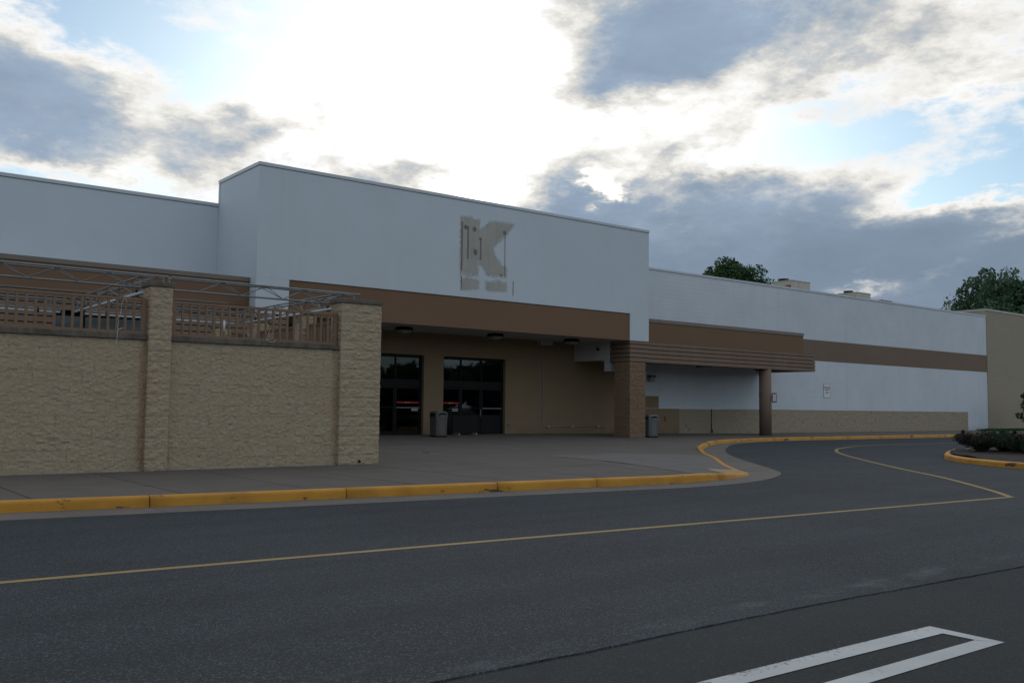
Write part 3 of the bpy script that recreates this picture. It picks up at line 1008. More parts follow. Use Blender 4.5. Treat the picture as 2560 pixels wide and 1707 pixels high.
def round_block(seed, w, d, h=0.2032, n=7, nz=5, amp=0.024):
    """pillar block broken rough on all four faces; base corner at origin"""
    g_ = 0.0015
    ring = []
    for (p, q, nn) in (((0, 0), (w, 0), (0, -1)), ((w, 0), (w, d), (1, 0)), ((w, d), (0, d), (0, 1)), ((0, d), (0, 0), (-1, 0))):
        for i in range(n):
            k = i / n
            nv = Vector(nn)
            if i == 0: nv = Vector((nn[0] + nn[1], nn[1] - nn[0])) if False else nv
            ring.append((p[0] + (q[0] - p[0]) * k, p[1] + (q[1] - p[1]) * k, nn, i == 0))
    mb = MB()
    L = len(ring)
    for j in range(nz + 1):
        z = g_ + (h - 2 * g_) * j / nz
        for (x, y, nn, cor) in ring:
            dd = noise.fractal((x * 11 + seed * 5.7, z * 16 + seed * 2.2, y * 11 + seed), 0.6, 2.2, 5) + 0.4 * noise.noise((x * 60 + seed, z * 70, y * 60))
            o = amp * max(-0.4, min(1, 0.3 + dd * 0.8))
            if j in (0, nz): o = o * 0.5 - 0.003
            if cor:
                cx, cy = (x - w / 2), (y - d / 2)
                o *= 0.45
                mb.v.append(Vector((x + o * (1 if cx > 0 else -1), y + o * (1 if cy > 0 else -1), z)))
            else:
                mb.v.append(Vector((x + nn[0] * o, y + nn[1] * o, z)))
    for j in range(nz):
        for i in range(L):
            a, c = j * L + i, j * L + (i + 1) % L
            if (i * 7 + j * 3 + int(seed * 5)) % 2: mb.f += [[a, c, c + L], [a, c + L, a + L]]
            else: mb.f += [[a, c, a + L], [c, c + L, a + L]]
            mb.mi += [0, 0]
    mb.f.append(list(range(L))[::-1]); mb.mi.append(0)
    mb.f.append([nz * L + i for i in range(L)]); mb.mi.append(0)
    return mb


WB = [wall_block(s).mesh('block', M['block']) for s in range(12)]
BW, BH = 0.4064, 0.2032
BASE = 0.15


def wall_segment(x0, x1, yf, courses, label, zb=BASE, rotz=0, org=None, cap=True, group='garden wall bays'):
    """block wall running along +X from x0 to x1, rough face to -Y"""
    loc = (x0, yf, zb)
    root = empty('garden_wall', loc, label, 'garden wall', group)
    L = x1 - x0
    H = courses * BH
    part('wall_core', MB().box(x0, x1, yf + 0.006, yf + 0.20, zb - 0.1, zb + H - 0.004), M['mortar'], root)
    nb = 0
    for c in range(courses):
        x = 0.0 if c % 2 == 0 else -BW / 2
        while x < L - 0.02:
            a = max(x, 0); e = min(x + BW, L)
            if e - a > 0.03:
                me = random.choice(WB)
                inst('block', me, root, Matrix.Translation((x0 + a, yf + random.uniform(-0.004, 0.004), zb + c * BH)) @ Matrix.Diagonal(((e - a) / BW, random.uniform(0.8, 1.25), 1, 1)))
            x += BW
    if cap:
        x = x0 + 0.003
        while x < x1 - 0.01:
            e = min(x + 1.83, x1 - 0.003)
            part('cap_stone', MB().box(x, e - 0.006, yf - 0.055, yf + 0.25, zb + H + 0.004, zb + H + 0.108), M['cap'], root, bevel=0.006)
            x += 1.83
    # pale caulk bead at the pavement
    part('caulk_bead', MB().box(x0 + 0.003, x1 - 0.003, yf - 0.033, yf - 0.004, zb - 0.002, zb + 0.007), M['grey_box'], root)
    return root


# two bays of the garden wall; the left bay runs on out of the frame
wall_segment(-2.9, 5.525, 18.17, 12, 'long cream split-face block wall bay left of the slim pillar')
wall_segment(5.945, 9.525, 18.17, 12, 'cream split-face block wall bay between the slim pillar and the wide corner pillar')


def pillar(x0, x1, y0, y1, courses, name, label, mats, zb=BASE, cap=True, split=2, group=None, over=0.035):
    root = empty(name, ((x0 + x1) / 2, (y0 + y1) / 2, zb), label, 'pillar', group)
    w, d = x1 - x0, y1 - y0
    lib = {}
    def blk(wi, s):
        k = (round(wi, 3), s)
        if k not in lib: lib[k] = round_block(s * 1.7 + wi, wi, d).mesh('block', mats)
        return lib[k]
    for c in range(courses):
        if split == 1: cuts = [0, w] if c % 2 else [0, w / 2, w]
        elif split == 2: cuts = [0, BW, 2 * BW, w] if c % 2 == 0 else [0, w - 2 * BW, w - BW, w]
        else: cuts = [0, w]
        for a, e in zip(cuts[:-1], cuts[1:]):
            if e - a > 0.03: inst('block', blk(e - a, random.randint(0, 3)), root, Matrix.Translation((x0 + a, y0, zb + c * BH)))
    part('core', MB().box(x0 + 0.02, x1 - 0.02, y0 + 0.02, y1 - 0.02, zb - 0.1, zb + courses * BH - 0.01), M['mortar'] if mats is not M['pillar_paint'] else mats, root)
    if cap:
        z = zb + courses * BH
        part('cap_stone', MB().box(x0 - over, x1 + over, y0 - over, y1 + over, z + 0.003, z + 0.088), M['cap'], root, bevel=0.008)
    return root


pillar(9.53, 10.5, 18.06, 18.52, 17, 'garden_pillar', 'wide cream split-face corner pillar at the end of the garden wall', M['block'])
pillar(5.53, 5.94, 18.06, 18.50, 17, 'garden_pillar', 'slim cream split-face pillar standing between two fence panels', M['block'], split=1)
for yy, lab in ((21.2, 'cream pillar just behind the fence nearest the wide corner pillar'), (24.05, 'middle cream pillar of the side wall seen through the fence slats'), (26.7, 'farthest cream pillar of the side wall seen through the fence slats')):
    pillar(10.08, 10.5, yy, yy + 0.42, 17, 'garden_pillar', lab, M['block'], split=1, group='pillars along the garden side wall')

# side wall of the garden, joined rough blocks (only its top shows between the slats)
for (ya, yb, lab) in ((18.52, 21.2, 'first side bay of the garden wall behind the corner pillar'), (21.62, 24.05, 'second side bay of the garden wall seen through the slats'), (24.47, 26.7, 'third side bay of the garden wall farthest from the street')):
    root = empty('garden_wall', (10.3, ya, BASE), lab, 'garden wall', 'garden wall bays')
    part('wall_core', MB().box(10.2, 10.38, ya, yb, BASE - 0.1, BASE + 12 * BH - 0.004), M['mortar'], root)
    st = MB()
    for sx, sgn in ((10.395, 1), (10.185, -1)):
        for c in range(12):
            y = ya - (0 if c % 2 == 0 else BW / 2)
            while y < yb - 0.03:
                a, e = max(y, ya), min(y + BW, yb)
                wb_ = WBsrc = wall_block(random.randint(0, 11), nx=3, nz=2)
                vs = [(sx - sgn * v.y if True else 0, a + v.x * (e - a) / BW, BASE + c * BH + v.z) for v in wb_.v]
                st.add(vs, wb_.f)
                y += BW
    o = part('block_face', st, M['block'], root); o['kind'] = 'stuff'
    part('cap_stone', MB().box(10.12, 10.46, ya + 0.003, yb - 0.003, BASE + 12 * BH + 0.004, BASE + 12 * BH + 0.108), M['cap'], root, bevel=0.006)


# ------------------------------------------------------------------ railings
def railing(p0, p1, label, z0=2.695, z1=3.375, endw=0.09):
    p0 = Vector(p0); p1 = Vector(p1)
    L = (p1 - p0).length
    root = bpy.data.objects.new('fence_panel', None); COL.objects.link(root)
    root.location = (p0.x, p0.y, z0); root.rotation_euler = (0, 0, math.atan2(p1.y - p0.y, p1.x - p0.x))
    OFF[root.name] = Vector()
    tag(root, label, 'fence panel', 'brown slatted fence panels on the garden wall')
    H = z1 - z0
    part('top_rail', MB().box(0.0, L, -0.026, 0.026, H - 0.055, H), M['rail'], root, bevel=0.003)
    part('bottom_rail', MB().box(0.0, L, -0.024, 0.024, 0.0, 0.048), M['rail'], root, bevel=0.003)
    for x in (0, L - endw): part('post', MB().box(x + 0.001, x + endw - 0.001, -0.03, 0.03, -0.028, H + 0.006), M['rail'], root, bevel=0.003)
    n = int((L - 2 * endw) / 0.1525)
    me = MB().box(-0.0215, 0.0215, -0.02, 0.02, 0.05, H - 0.057).mesh('slat', M['rail'])
    pitch = (L - 2 * endw + 0.043) / (n + 1)
    for i in range(n):
        inst('slat', me, root, Matrix.Translation((endw - 0.0215 + pitch * (i + 1), 0, 0)))
    return root


railing((-2.85, 18.2), (5.50, 18.2), 'long brown slatted fence panel left of the slim pillar, over the wall')
railing((5.97, 18.2), (9.50, 18.2), 'brown slatted fence panel between the slim pillar and the corner pillar')
railing((10.29, 18.55), (10.29, 21.17), 'side fence panel right behind the wide corner pillar')
railing((10.29, 21.65), (10.29, 24.02), 'side fence panel in the middle of the garden side wall')
railing((10.29, 24.50), (10.29, 26.67), 'side fence panel farthest from the street')


# ------------------------------------------------------------------ trusses
def truss(a, b_, label, pipe=False, zt=3.862, zb=3.628, first=0.0, bay=0.903):
    a = Vector(a); b_ = Vector(b_)
    d = (b_ - a).normalized(); s = Vector((-d.y, d.x, 0))
    L = (b_ - a).length
    root = empty('truss', (a.x, a.y, zb), label, 'truss', 'aluminium trusses over the garden')
    P = lambda t_, off, z: a + d * t_ + s * off + Vector((0, 0, z))
    hw = 0.125
    for off, z in ((hw, zt), (-hw, zt), (0, zb)):
        inst('chord', UNIT_CYL, root, bar_matrix(P(0, off, z), P(L, off, z), 0.019))
    t_ = first
    while t_ < L:
        for off in (hw, -hw):
            top = P(min(t_ + bay * 0.53, L), off, zt - 0.012)
            if t_ + bay * 0.53 <= L: inst('brace', UNIT_CYL, root, bar_matrix(P(t_, 0, zb + 0.01), top, 0.0085))
            if t_ + bay <= L: inst('brace', UNIT_CYL, root, bar_matrix(top, P(t_ + bay, 0, zb + 0.01), 0.0085))
        tm = t_ + bay * 0.53
        if tm < L: inst('brace', UNIT_CYL, root, bar_matrix(P(tm, hw, zt), P(tm, -hw, zt), 0.0085))
        t_ += bay
    if pipe:
        pm = MB().tube([P(0.1, 0.03, zb - 0.055), P(L - 0.1, 0.03, zb - 0.055)], 0.028, 10)
        part('pipe', pm, M['pvc'], root, smooth=True)
        t_ = 0.6
        while t_ < L - 0.2:
            q = P(t_, 0.015, zb)
            part('clamp', MB().box(q.x - 0.03, q.x + 0.03, q.y - 0.03, q.y + 0.03, zb - 0.095, zb + 0.03), M['black'], root)
            t_ += 1.35
    for k, e in ((0.03, 1), (L - 0.03, 1)):
        for off in (hw, -hw):
            inst('brace', UNIT_CYL, root, bar_matrix(P(k, off, zt), P(k, 0, zb), 0.011))
    return root


truss((-3.8, 18.62, 0), (5.99, 18.62, 0), 'front aluminium truss over the left fence panel', first=-0.0 + 0.03 + (3.483 + 3.8) % 0.903)
truss((6.05, 18.62, 0), (10.2, 18.62, 0), 'front aluminium truss from the slim pillar to the corner pillar', first=(6.621 - 6.05) % 0.903)
truss((5.68, 18.75, 0), (5.68, 24.35, 0), 'cross truss running back from the slim pillar with white pipe below', True, first=0.1)
truss((9.88, 18.75, 0), (9.88, 24.35, 0), 'cross truss running back from the corner pillar with white pipe below', True, first=0.1)
truss((-3.8, 24.5, 0), (5.50, 24.5, 0), 'rear aluminium truss with white pipe seen through the left fence panel', True, first=0.2)
truss((5.86, 24.5, 0), (9.95, 24.5, 0), 'rear aluminium truss with white pipe seen through the short fence panel', True, first=0.2)

tl_ = empty('hanging_tube', (9.41, 24.4, 3.26), 'white tube with red tip hanging upright below the rear truss', 'hanging tube')
part('tube', MB().tube([(9.41, 24.4, 3.30), (9.41, 24.4, 3.62)], 0.028, 10), M['pvc'], tl_, smooth=True)
part('tip', MB().tube([(9.41, 24.4, 3.22), (9.41, 24.4, 3.299)], [0.014, 0.022], 8), M['rust'], tl_)


def cord(pts, label):
    pts = smooth_path([tuple(p) for p in pts], 5)
    return single('cord', MB().tube(pts, 0.0048, 5), M['cord'], label, 'cord', 'loose cords tied to the fence', smooth=True)


cord([(5.14, 18.15, 3.27), (5.10, 18.14, 3.33), (5.05, 18.15, 3.26), (5.03, 18.15, 3.10), (5.02, 18.15, 3.0), (4.985, 18.15, 2.955), (5.0, 18.15, 2.89), (4.985, 18.15, 2.79), (5.03, 18.14, 2.765), (5.08, 18.14, 2.79),
      (5.02, 18.13, 2.775), (4.975, 18.12, 2.73), (4.97, 18.10, 2.66), (4.965, 18.09, 2.57), (4.95, 18.09, 2.48)], 'long pale cord hanging from the left fence panel over the wall cap')
cord([(7.97, 18.15, 2.97), (7.93, 18.15, 2.85), (7.92, 18.15, 2.73), (7.96, 18.14, 2.85), (8.02, 18.14, 2.85), (7.97, 18.15, 2.79), (8.02, 18.15, 2.77), (7.93, 18.14, 2.72), (7.87, 18.14, 2.73), (7.92, 18.10, 2.68), (8.04, 18.10, 2.685), (8.06, 18.12, 2.73)],
     'short pale cord knotted at the foot of the short fence panel')

# ------------------------------------------------------------------ store building
ST = empty('store_building', (30, 32, 0), 'long empty white store with brown bands, a tall entrance block and two canopies', 'store')
YF, YW = 28.8, 32.4
KX0, KX1 = 12.11, 30.21
FX0, FX1 = 13.25, 29.05
KT = 9.16
# tall entrance block
part('entrance_block_front', MB().box(KX0, KX1, YF, YF + 0.3, 5.515, KT), M['stucco'], ST)
part('entrance_block_leg', MB().box(KX0, FX0, YF, YF + 0.3, 4.352, 5.513), M['stucco'], ST)
part('entrance_block_leg', MB().box(FX1, KX1, YF, YF + 0.3, 4.352, 5.513), M['stucco'], ST)
part('entrance_block_side', MB().box(KX0, KX0 + 0.3, YF + 0.302, 32.27, 4.4, KT), M['stucco'], ST)
part('entrance_block_side', MB().box(KX1 - 0.3, KX1, YF + 0.302, 32.38, 4.4, KT), M['stucco'], ST)
part('entrance_block_back', MB().box(KX0 + 0.302, KX1 - 0.302, 31.97, 32.27, 7.9, KT), M['stucco'], ST)
part('entrance_roof', MB().box(KX0 + 0.302, KX1 - 0.302, YF + 0.302, 31.96, 8.6, 8.7), M['roof'], ST)
cp = MB()
cp.box(KX0 - 0.025, KX1 + 0.025, YF - 0.025, YF + 0.32, KT + 0.002, KT + 0.115)
part('coping', cp, M['coping'], ST, bevel=0.006)
part('coping', MB().box(KX0 - 0.025, KX0 + 0.32, YF + 0.322, 32.30, KT + 0.002, KT + 0.115), M['coping'], ST)
part('coping', MB().box(KX1 - 0.32, KX1 + 0.025, YF + 0.322, 32.30, KT + 0.002, KT + 0.115), M['coping'], ST)
part('coping', MB().box(KX0 + 0.322, KX1 - 0.322, 31.95, 32.30, KT + 0.002, KT + 0.115), M['coping'], ST)
part('corner_flashing', MB().box(KX0 - 0.022, KX0 + 0.10, 32.18, 32.277, 8.46, KT + 0.001), M['coping'], ST)
part('shadow_line', MB().box(KX0 - 0.006, KX1 + 0.006, YF - 0.006, YF + 0.1, KT - 0.012, KT + 0.001), M['shadow_gap'], ST)  # dark strip stands in for the shade under the coping edge
part('shadow_line', MB().box(KX0 - 0.006, KX0 + 0.1, YF + 0.102, 32.17, KT - 0.012, KT + 0.001), M['shadow_gap'], ST)
# brown fascia over the entrance and its dark top reveal
part('entrance_fascia', MB().box(FX0 + 0.003, FX1 - 0.003, YF + 0.03, YF + 0.25, 4.345, 5.49), M['brown'], ST)
part('fascia_reveal', MB().box(FX0 + 0.003, FX1 - 0.003, YF + 0.06, YF + 0.25, 5.492, 5.512), M['shadow_gap'], ST)
# soffit
part('soffit', MB().box(FX0 + 0.01, FX1 - 0.01, YF + 0.26, YW - 0.01, 4.41, 4.5), M['soffit'], ST)
part('soffit_joint', MB().box(FX0 + 0.01, FX1 - 0.01, 30.6, 30.62, 4.402, 4.409), M['grey_box'], ST)
# wings
part('left_wing_wall', MB().box(-40, KX0 + 0.28, YW - 0.12, YW + 0.3, 0.0, 8.34), M['stucco'], ST)
part('coping', MB().box(-40, KX0 + 0.29, YW - 0.15, YW + 0.33, 8.342, 8.455), M['coping'], ST)
part('shadow_line', MB().box(-40, KX0 - 0.028, YW - 0.126, YW, 8.325, 8.339), M['shadow_gap'], ST)
part('roof', MB().box(-40, 69, YW + 0.42, 75, 7.8, 7.95), M['roof'], ST)
RX0 = 33.05
part('right_wing_upper_wall', MB().box(KX1 + 0.002, 68.99, YW, YW + 0.4, 5.545, 8.32), M['white'], ST)
part('brown_band', MB().box(KX1 + 0.002, 68.99, YW + 0.001, YW + 0.4, 4.325, 5.543), M['brown_block'], ST)
part('right_wing_lower_wall', MB().box(34.7, 68.99, YW, YW + 0.4, 1.452, 4.323), M['white'], ST)
part('right_wing_lower_wall', MB().box(RX0, 34.698, YW, YW + 0.4, 2.05, 4.323), M['white'], ST)
part('right_wing_end_wall', MB().box(66.04, 68.99, YW, YW + 0.4, 0.1, 1.450), M['white'], ST)
part('coping', MB().box(KX1 + 0.028, 68.985, YW - 0.03, YW + 0.43, 8.322, 8.425), M['coping'], ST)
part('shadow_line', MB().box(KX1 + 0.028, 68.985, YW - 0.006, YW + 0.05, 8.306, 8.319), M['shadow_gap'], ST)
part('beige_patch', MB().box(RX0, 34.697, YW + 0.001, YW + 0.4, 1.452, 2.048), M['beige_paint'], ST)
part('beige_base_wall', MB().box(RX0, 36.2, YW + 0.001, YW + 0.4, 0.1, 1.450), M['beige_paint'], ST)
part('wainscot_backing', MB().box(36.202, 66.038, YW + 0.02, YW + 0.4, 0.1, 1.450), M['mortar'], ST)
wn_ = MB()
for c in range(7):
    x = 36.202 - (0 if c % 2 == 0 else BW / 2)
    z0 = 0.13 + c * 0.1886
    while x < 66.03:
        a, e = max(x, 36.202), min(x + BW, 66.038)
        if e - a > 0.03:
            wbk = wall_block(random.randint(0, 40), nx=3, nz=2, amp=0.024)
            wn_.add([(a + v.x * (e - a) / BW, YW + 0.018 + v.y, z0 + v.z * 0.1886 / BH) for v in wbk.v], wbk.f)
        x += BW
o = part('wainscot_blocks', wn_, M['wainscot'], ST, fix=False); o['kind'] = 'stuff'
part('control_joint', MB().box(38.655, 38.675, YW - 0.03, YW + 0.03, 0.35, 1.45), M['shadow_gap'], ST)
part('pipe_stub', MB().tube([(38.66, YW - 0.05, 0.22), (38.66, YW - 0.05, 0.40)], 0.04, 8), M['black'], ST)

# door wall in beige with two openings
DZ0, DZ1 = 0.28, 3.49
OP = [(17.70, 20.88), (21.84, 25.07)]
segs = [(KX0 + 0.31, OP[0][0]), (OP[0][1], OP[1][0]), (OP[1][1], RX0 - 0.002)]
for a, c in segs: part('door_wall', MB().box(a, c, YW, YW + 0.4, 0.1, DZ1), M['beige_paint'], ST)
part('door_wall_header', MB().box(KX0 + 0.31, RX0 - 0.002, YW, YW + 0.4, DZ1 + 0.002, 4.41), M['beige_paint'], ST)
# dark vestibule behind the glass
part('vestibule', MB().box(17.0, 25.8, 37.4, 37.5, 0.1, 4.3).box(17.0, 25.8, YW + 0.42, 37.4, 4.2, 4.3).box(17.0, 17.1, YW + 0.42, 37.4, 0.1, 4.2).box(25.7, 25.8, YW + 0.42, 37.4, 0.1, 4.2).box(17.1, 25.7, YW + 0.42, 37.4, 0.1, 0.2), M['interior'], ST)
part('vestibule_counter', MB().box(18.2, 20.3, 35.6, 36.2, 0.2, 1.2), M['interior'], ST)
FY = YW + 0.16
for (a, c), cuts, push in ((OP[0], [17.70, 18.75, 19.62, 20.83], True), (OP[1], [21.84, 22.81, 23.88, 24.98], True)):
    fr = MB()
    fr.box(a + 0.002, c - 0.002, FY, FY + 0.12, DZ1 - 0.07, DZ1 - 0.002)            # head
    fr.box(a + 0.002, c - 0.002, FY, FY + 0.12, 2.24, 2.46)                         # transom bar
    edges = [a + 0.002] + [v for v in cuts[1:-1]] + [c - 0.052]
    for i, v in enumerate(edges):
        w_ = 0.05
        fr.box(v, v + w_, FY + 0.001, FY + 0.119, DZ0, 2.239)
        fr.box(v, v + w_, FY + 0.001, FY + 0.119, 2.461, DZ1 - 0.071)
    part('door_frame', fr, M['black'], ST)
    for i in range(3):
        x0 = edges[i] + 0.055; x1 = edges[i + 1] - 0.005
        tw = part('transom_window', MB().box(x0 - 0.004, x1 + 0.004, FY + 0.02, FY + 0.07, 2.462, 2.50).box(x0 - 0.004, x1 + 0.004, FY + 0.02, FY + 0.07, DZ1 - 0.11, DZ1 - 0.072), M['black'], ST)
        part('pane', MB().box(x0, x1, FY + 0.045, FY + 0.051, 2.501, DZ1 - 0.111), M['glass'], tw)
        dr = MB()
        sw = 0.055
        solid = (a > 21)
        zk = 1.08 if solid else 0.42
        dr.box(x0, x0 + sw, FY + 0.02, FY + 0.065, DZ0 + 0.01, 2.23).box(x1 - sw, x1, FY + 0.02, FY + 0.065, DZ0 + 0.01, 2.23)
        dr.box(x0 + sw, x1 - sw, FY + 0.021, FY + 0.064, 2.14, 2.23).box(x0 + sw, x1 - sw, FY + 0.021, FY + 0.064, DZ0 + 0.01, zk)
        door = part('door', dr, M['black'], ST)
        part('pane', MB().box(x0 + sw, x1 - sw, FY + 0.04, FY + 0.046, zk, 2.14), M['glass'], door)
        part('push_bar', MB().box(x0 + 0.03, x1 - 0.03, FY - 0.02, FY + 0.018, 1.345, 1.375), M['grey_box'] if i == 2 else M['black'], door)
        if (solid and i == 0) or (not solid and i == 2):
            rd = MB().box(x0 + sw - 0.03, x1 - sw, FY + 0.030, FY + 0.037, 1.535, 1.60)
            xm = (x0 + x1) / 2
            rd.cur = 1; rd.box(xm - 0.10, xm - 0.085, FY + 0.026, FY + 0.029, 1.55, 1.585).box(xm - 0.06, xm - 0.045, FY + 0.026, FY + 0.029, 1.55, 1.585)
            rd.cur = 2; rd.box(xm + 0.05, xm + 0.085, FY + 0.026, FY + 0.029, 1.545, 1.59)
            part('red_stripe', rd, [M['red'], M['decal_white'], M['decal_yellow']], door)
            part('white_stripe', MB().box(x1 - sw - 0.34, x1 - sw - 0.03, FY + 0.030, FY + 0.037, 1.30, 1.325).box(x1 - sw - 0.34, x1 - sw - 0.03, FY + 0.030, FY + 0.037, 1.235, 1.26), M['decal_white'], door)
        if solid and i == 1:
            part('handle', MB().tube([(x1 - 0.03, FY - 0.03, 1.02), (x1 - 0.03, FY - 0.03, 1.32)], 0.012, 6), M['grey_box'], door)

# boards of the canopies: rows of fluted siding with open grooves
ROW = [3.435, 3.627, 3.818, 4.008, 4.198, 4.345]


def board(x0, x1, y0, y1, z0, z1, gap=0.034):
    return part('board', MB().box(x0, x1, y0, y1, z0 + gap / 2, z1 - gap / 2), M['boards'], ST, bevel=0.004)


RXE = 42.72
YB = 28.88
for i in range(5):
    z0, z1 = ROW[i], ROW[i + 1]
    board(FX1, KX1 - 0.03, YF, YF + 0.04, z0, z1)                                   # under the white leg
    board(FX1 + 0.001, FX1 + 0.041, YF + 0.042, 30.04, z0, z1)                      # left return
    if i < 4:
        board(KX1 - 0.028, RXE, YB, YB + 0.04, z0 - 0.004, z1 - 0.004)              # long front
        board(RXE - 0.04, RXE, YB + 0.042, YW - 0.002, z0 - 0.004, z1 - 0.004)      # right return
    else:
        board(KX1 - 0.028, RXE, YB + 0.02, YB + 0.04, z0, z1 + 0.0)
part('canopy_core', MB().box(FX1 + 0.05, KX1 - 0.1, YF + 0.045, 30.0, 3.46, 4.34).box(KX1 - 0.1, RXE - 0.05, YB + 0.045, 29.45, 3.46, 4.34), M['shadow_gap'], ST)
part('canopy_deck', MB().box(KX1 - 0.02, RXE - 0.05, 29.46, YW - 0.01, 3.95, 4.3), M['shadow_gap'], ST)
part('canopy_soffit', MB().box(FX1 + 0.35, RXE - 0.052, 29.46, YW - 0.012, 3.60, 3.66), M['soffit'], ST)
part('canopy_edge', MB().box(FX1 + 0.06, RXE - 0.052, YB + 0.046, 29.455, 3.44, 3.457), M['boards'], ST)
part('canopy_upper_fascia', MB().box(KX1 + 0.003, RXE - 0.06, 29.55, 29.8, 4.346, 5.31), M['brown'], ST)
part('canopy_upper_lip', MB().box(KX1 + 0.003, RXE - 0.03, 29.52, 29.83, 5.312, 5.475), M['lip'], ST, bevel=0.005)
part('canopy_upper_return', MB().box(RXE - 0.3, RXE - 0.061, 29.802, YW - 0.002, 4.346, 5.31), M['brown'], ST)
part('canopy_upper_lip', MB().box(RXE - 0.3, RXE - 0.03, 29.832, YW - 0.002, 5.312, 5.475), M['lip'], ST)
part('white_bulkhead', MB().box(FX1, FX1 + 0.3, 30.045, YW - 0.005, 3.545, 4.405), M['soffit'], ST)
part('white_conduit_box', MB().box(29.1, 29.45, 30.1, 30.45, 3.06, 3.54), M['soffit'], ST)
# left canopy of the garden centre
for i in range(6):
    z0 = ROW[i] if i < 5 else 4.347
    z1 = ROW[i + 1] if i < 5 else 4.545
    xe = FX0 if i < 5 else 11.2
    if i < 3:
        board(-25, 6.2, YF, YF + 0.04, z0, z1); board(8.86, xe, YF, YF + 0.04, z0, z1)
    else:
        board(-25, xe, YF, YF + 0.04, z0, z1)
part('ledge_flashing', MB().box(-25, 11.2, YF - 0.03, 29.28, 4.552, 4.60), M['lip'], ST)
part('canopy_core', MB().box(-25, 6.15, YF + 0.045, 29.2, 3.46, 4.54).box(8.9, KX0 + 0.0, YF + 0.045, 29.2, 3.46, 4.54).box(6.15, 8.9, YF + 0.045, 29.2, 4.02, 4.54), M['shadow_gap'], ST)
part('canopy_soffit', MB().box(-25, KX0, 29.21, YW - 0.13, 3.50, 3.56), M['soffit'], ST)
part('garden_fascia', MB().box(-25, KX0 - 0.03, 29.3, 29.6, 4.605, 5.385), M['brown'], ST)
part('garden_fascia_lip', MB().box(-25, KX0 - 0.005, 29.27, 29.63, 5.387, 5.53), M['lip'], ST, bevel=0.005)
part('garden_canopy_roof', MB().box(-25, KX0 - 0.03, 29.61, YW - 0.13, 5.2, 5.3), M['roof'], ST)
gw = MB()
gw.box(6.2, 8.86, 29.22, 29.28, 3.90, 4.0)
for x in (6.2, 7.05, 7.95, 8.79): gw.box(x, x + 0.07, 29.22, 29.28, 0.15, 3.899)
gwo = part('garden_entrance_frame', gw, M['black'], ST)
for x0, x1 in ((6.272, 7.048), (7.122, 7.948), (8.022, 8.788)): part('pane', MB().box(x0, x1, 29.245, 29.251, 0.15, 3.898), M['glass'], gwo)
part('garden_entrance_back', MB().box(6.0, 9.0, 30.6, 30.7, 0.15, 3.49), M['interior'], ST)
part('garden_wall_panel', MB().box(-25, 6.1, 29.32, 29.5, 0.1, 3.49), M['beige_paint'], ST)
part('garden_wall_panel', MB().box(8.95, KX0 - 0.01, 29.32, 29.5, 0.1, 3.49), M['beige_paint'], ST)
# round column under the right canopy
part('column', MB().tube([(38.9, 28.72 + 0.45, 0.1), (38.9, 28.72 + 0.45, 3.45)], 0.30, 32), M['brown_block'], ST, smooth=True)
part('column_base_plate', MB().box(38.6, 39.2, 28.9, 29.45, 3.44, 3.455), M['black'], ST)

# painted split-face pillars at both ends of the entrance
for px0, lab in ((29.055, None), (12.30, None)):
    w = 0.945
    pr = MB()
    lib = [round_block(s * 2.3 + 9, w / 2, 0.95, amp=0.028) for s in range(6)]
    core = part('entrance_pillar', MB().box(px0 + 0.02, px0 + w - 0.02, YF + 0.03, YF + 0.93, 0.1, 3.43), M['pillar_paint'], ST)
    mes = [l.mesh('block', M['pillar_paint']) for l in lib]
    zc = 0.15; c = 0
    while zc < 3.40:
        hh = min(BH, 3.432 - zc)
        cuts = [0, w / 2, w] if c % 2 == 0 else [0, w / 4, 3 * w / 4, w]
        for a, e in zip(cuts[:-1], cuts[1:]):
            inst('block', random.choice(mes), core, Matrix.Translation((px0 + a, YF + 0.005, zc)) @ Matrix.Diagonal(((e - a) / (w / 2), 1, hh / BH, 1)))
        zc += BH; c += 1


# ghost of the removed letter, as soft edged stains on the render
def stain(poly, mat, name='sign_ghost', y=YF - 0.004, rim=0.10):
    """flat patch around a polygon; 'edge' runs from 0 outside to 1 inside across its rim"""
    P = [Vector((p[0], p[1])) for p in poly]
    x0 = min(p.x for p in P) - rim; x1 = max(p.x for p in P) + rim
    z0 = min(p.y for p in P) - rim; z1 = max(p.y for p in P) + rim
    st_ = max(0.012, rim * 0.45)
    nx = max(2, int((x1 - x0) / st_)); nz = max(2, int((z1 - z0) / st_))
    vs, ev = [], []
    for j in range(nz + 1):
        for i in range(nx + 1):
            q = Vector((x0 + (x1 - x0) * i / nx, z0 + (z1 - z0) * j / nz))
            d = 9.0; ins = False
            for k in range(len(P)):
                a_, c_ = P[k - 1], P[k]
                tt = max(0, min(1, (q - a_).dot(c_ - a_) / max(1e-9, (c_ - a_).length_squared)))
                d = min(d, (q - (a_ + (c_ - a_) * tt)).length)
                if (a_.y > q.y) != (c_.y > q.y) and q.x < (c_.x - a_.x) * (q.y - a_.y) / (c_.y - a_.y) + a_.x: ins = not ins
            vs.append((q.x, y, q.y)); ev.append(max(0, min(1, 0.5 + (d if ins else -d) / (2 * rim))))
    fs = []
    for j in range(nz):
        for i in range(nx):
            o_ = j * (nx + 1) + i
            q = (o_, o_ + 1, o_ + nx + 2, o_ + nx + 1)
            if max(ev[k] for k in q) > 0.01: fs.append(q)
    me = bpy.data.meshes.new(name)
    me.from_pydata(vs, [], fs)
    at = me.attributes.new('edge', 'FLOAT', 'POINT')
    at.data.foreach_set('value', ev)
    me.materials.append(mat)
    o = bpy.data.objects.new(name, me); COL.objects.link(o)
    o.parent = ST
    o.location = -OFF[ST.name]
    return o


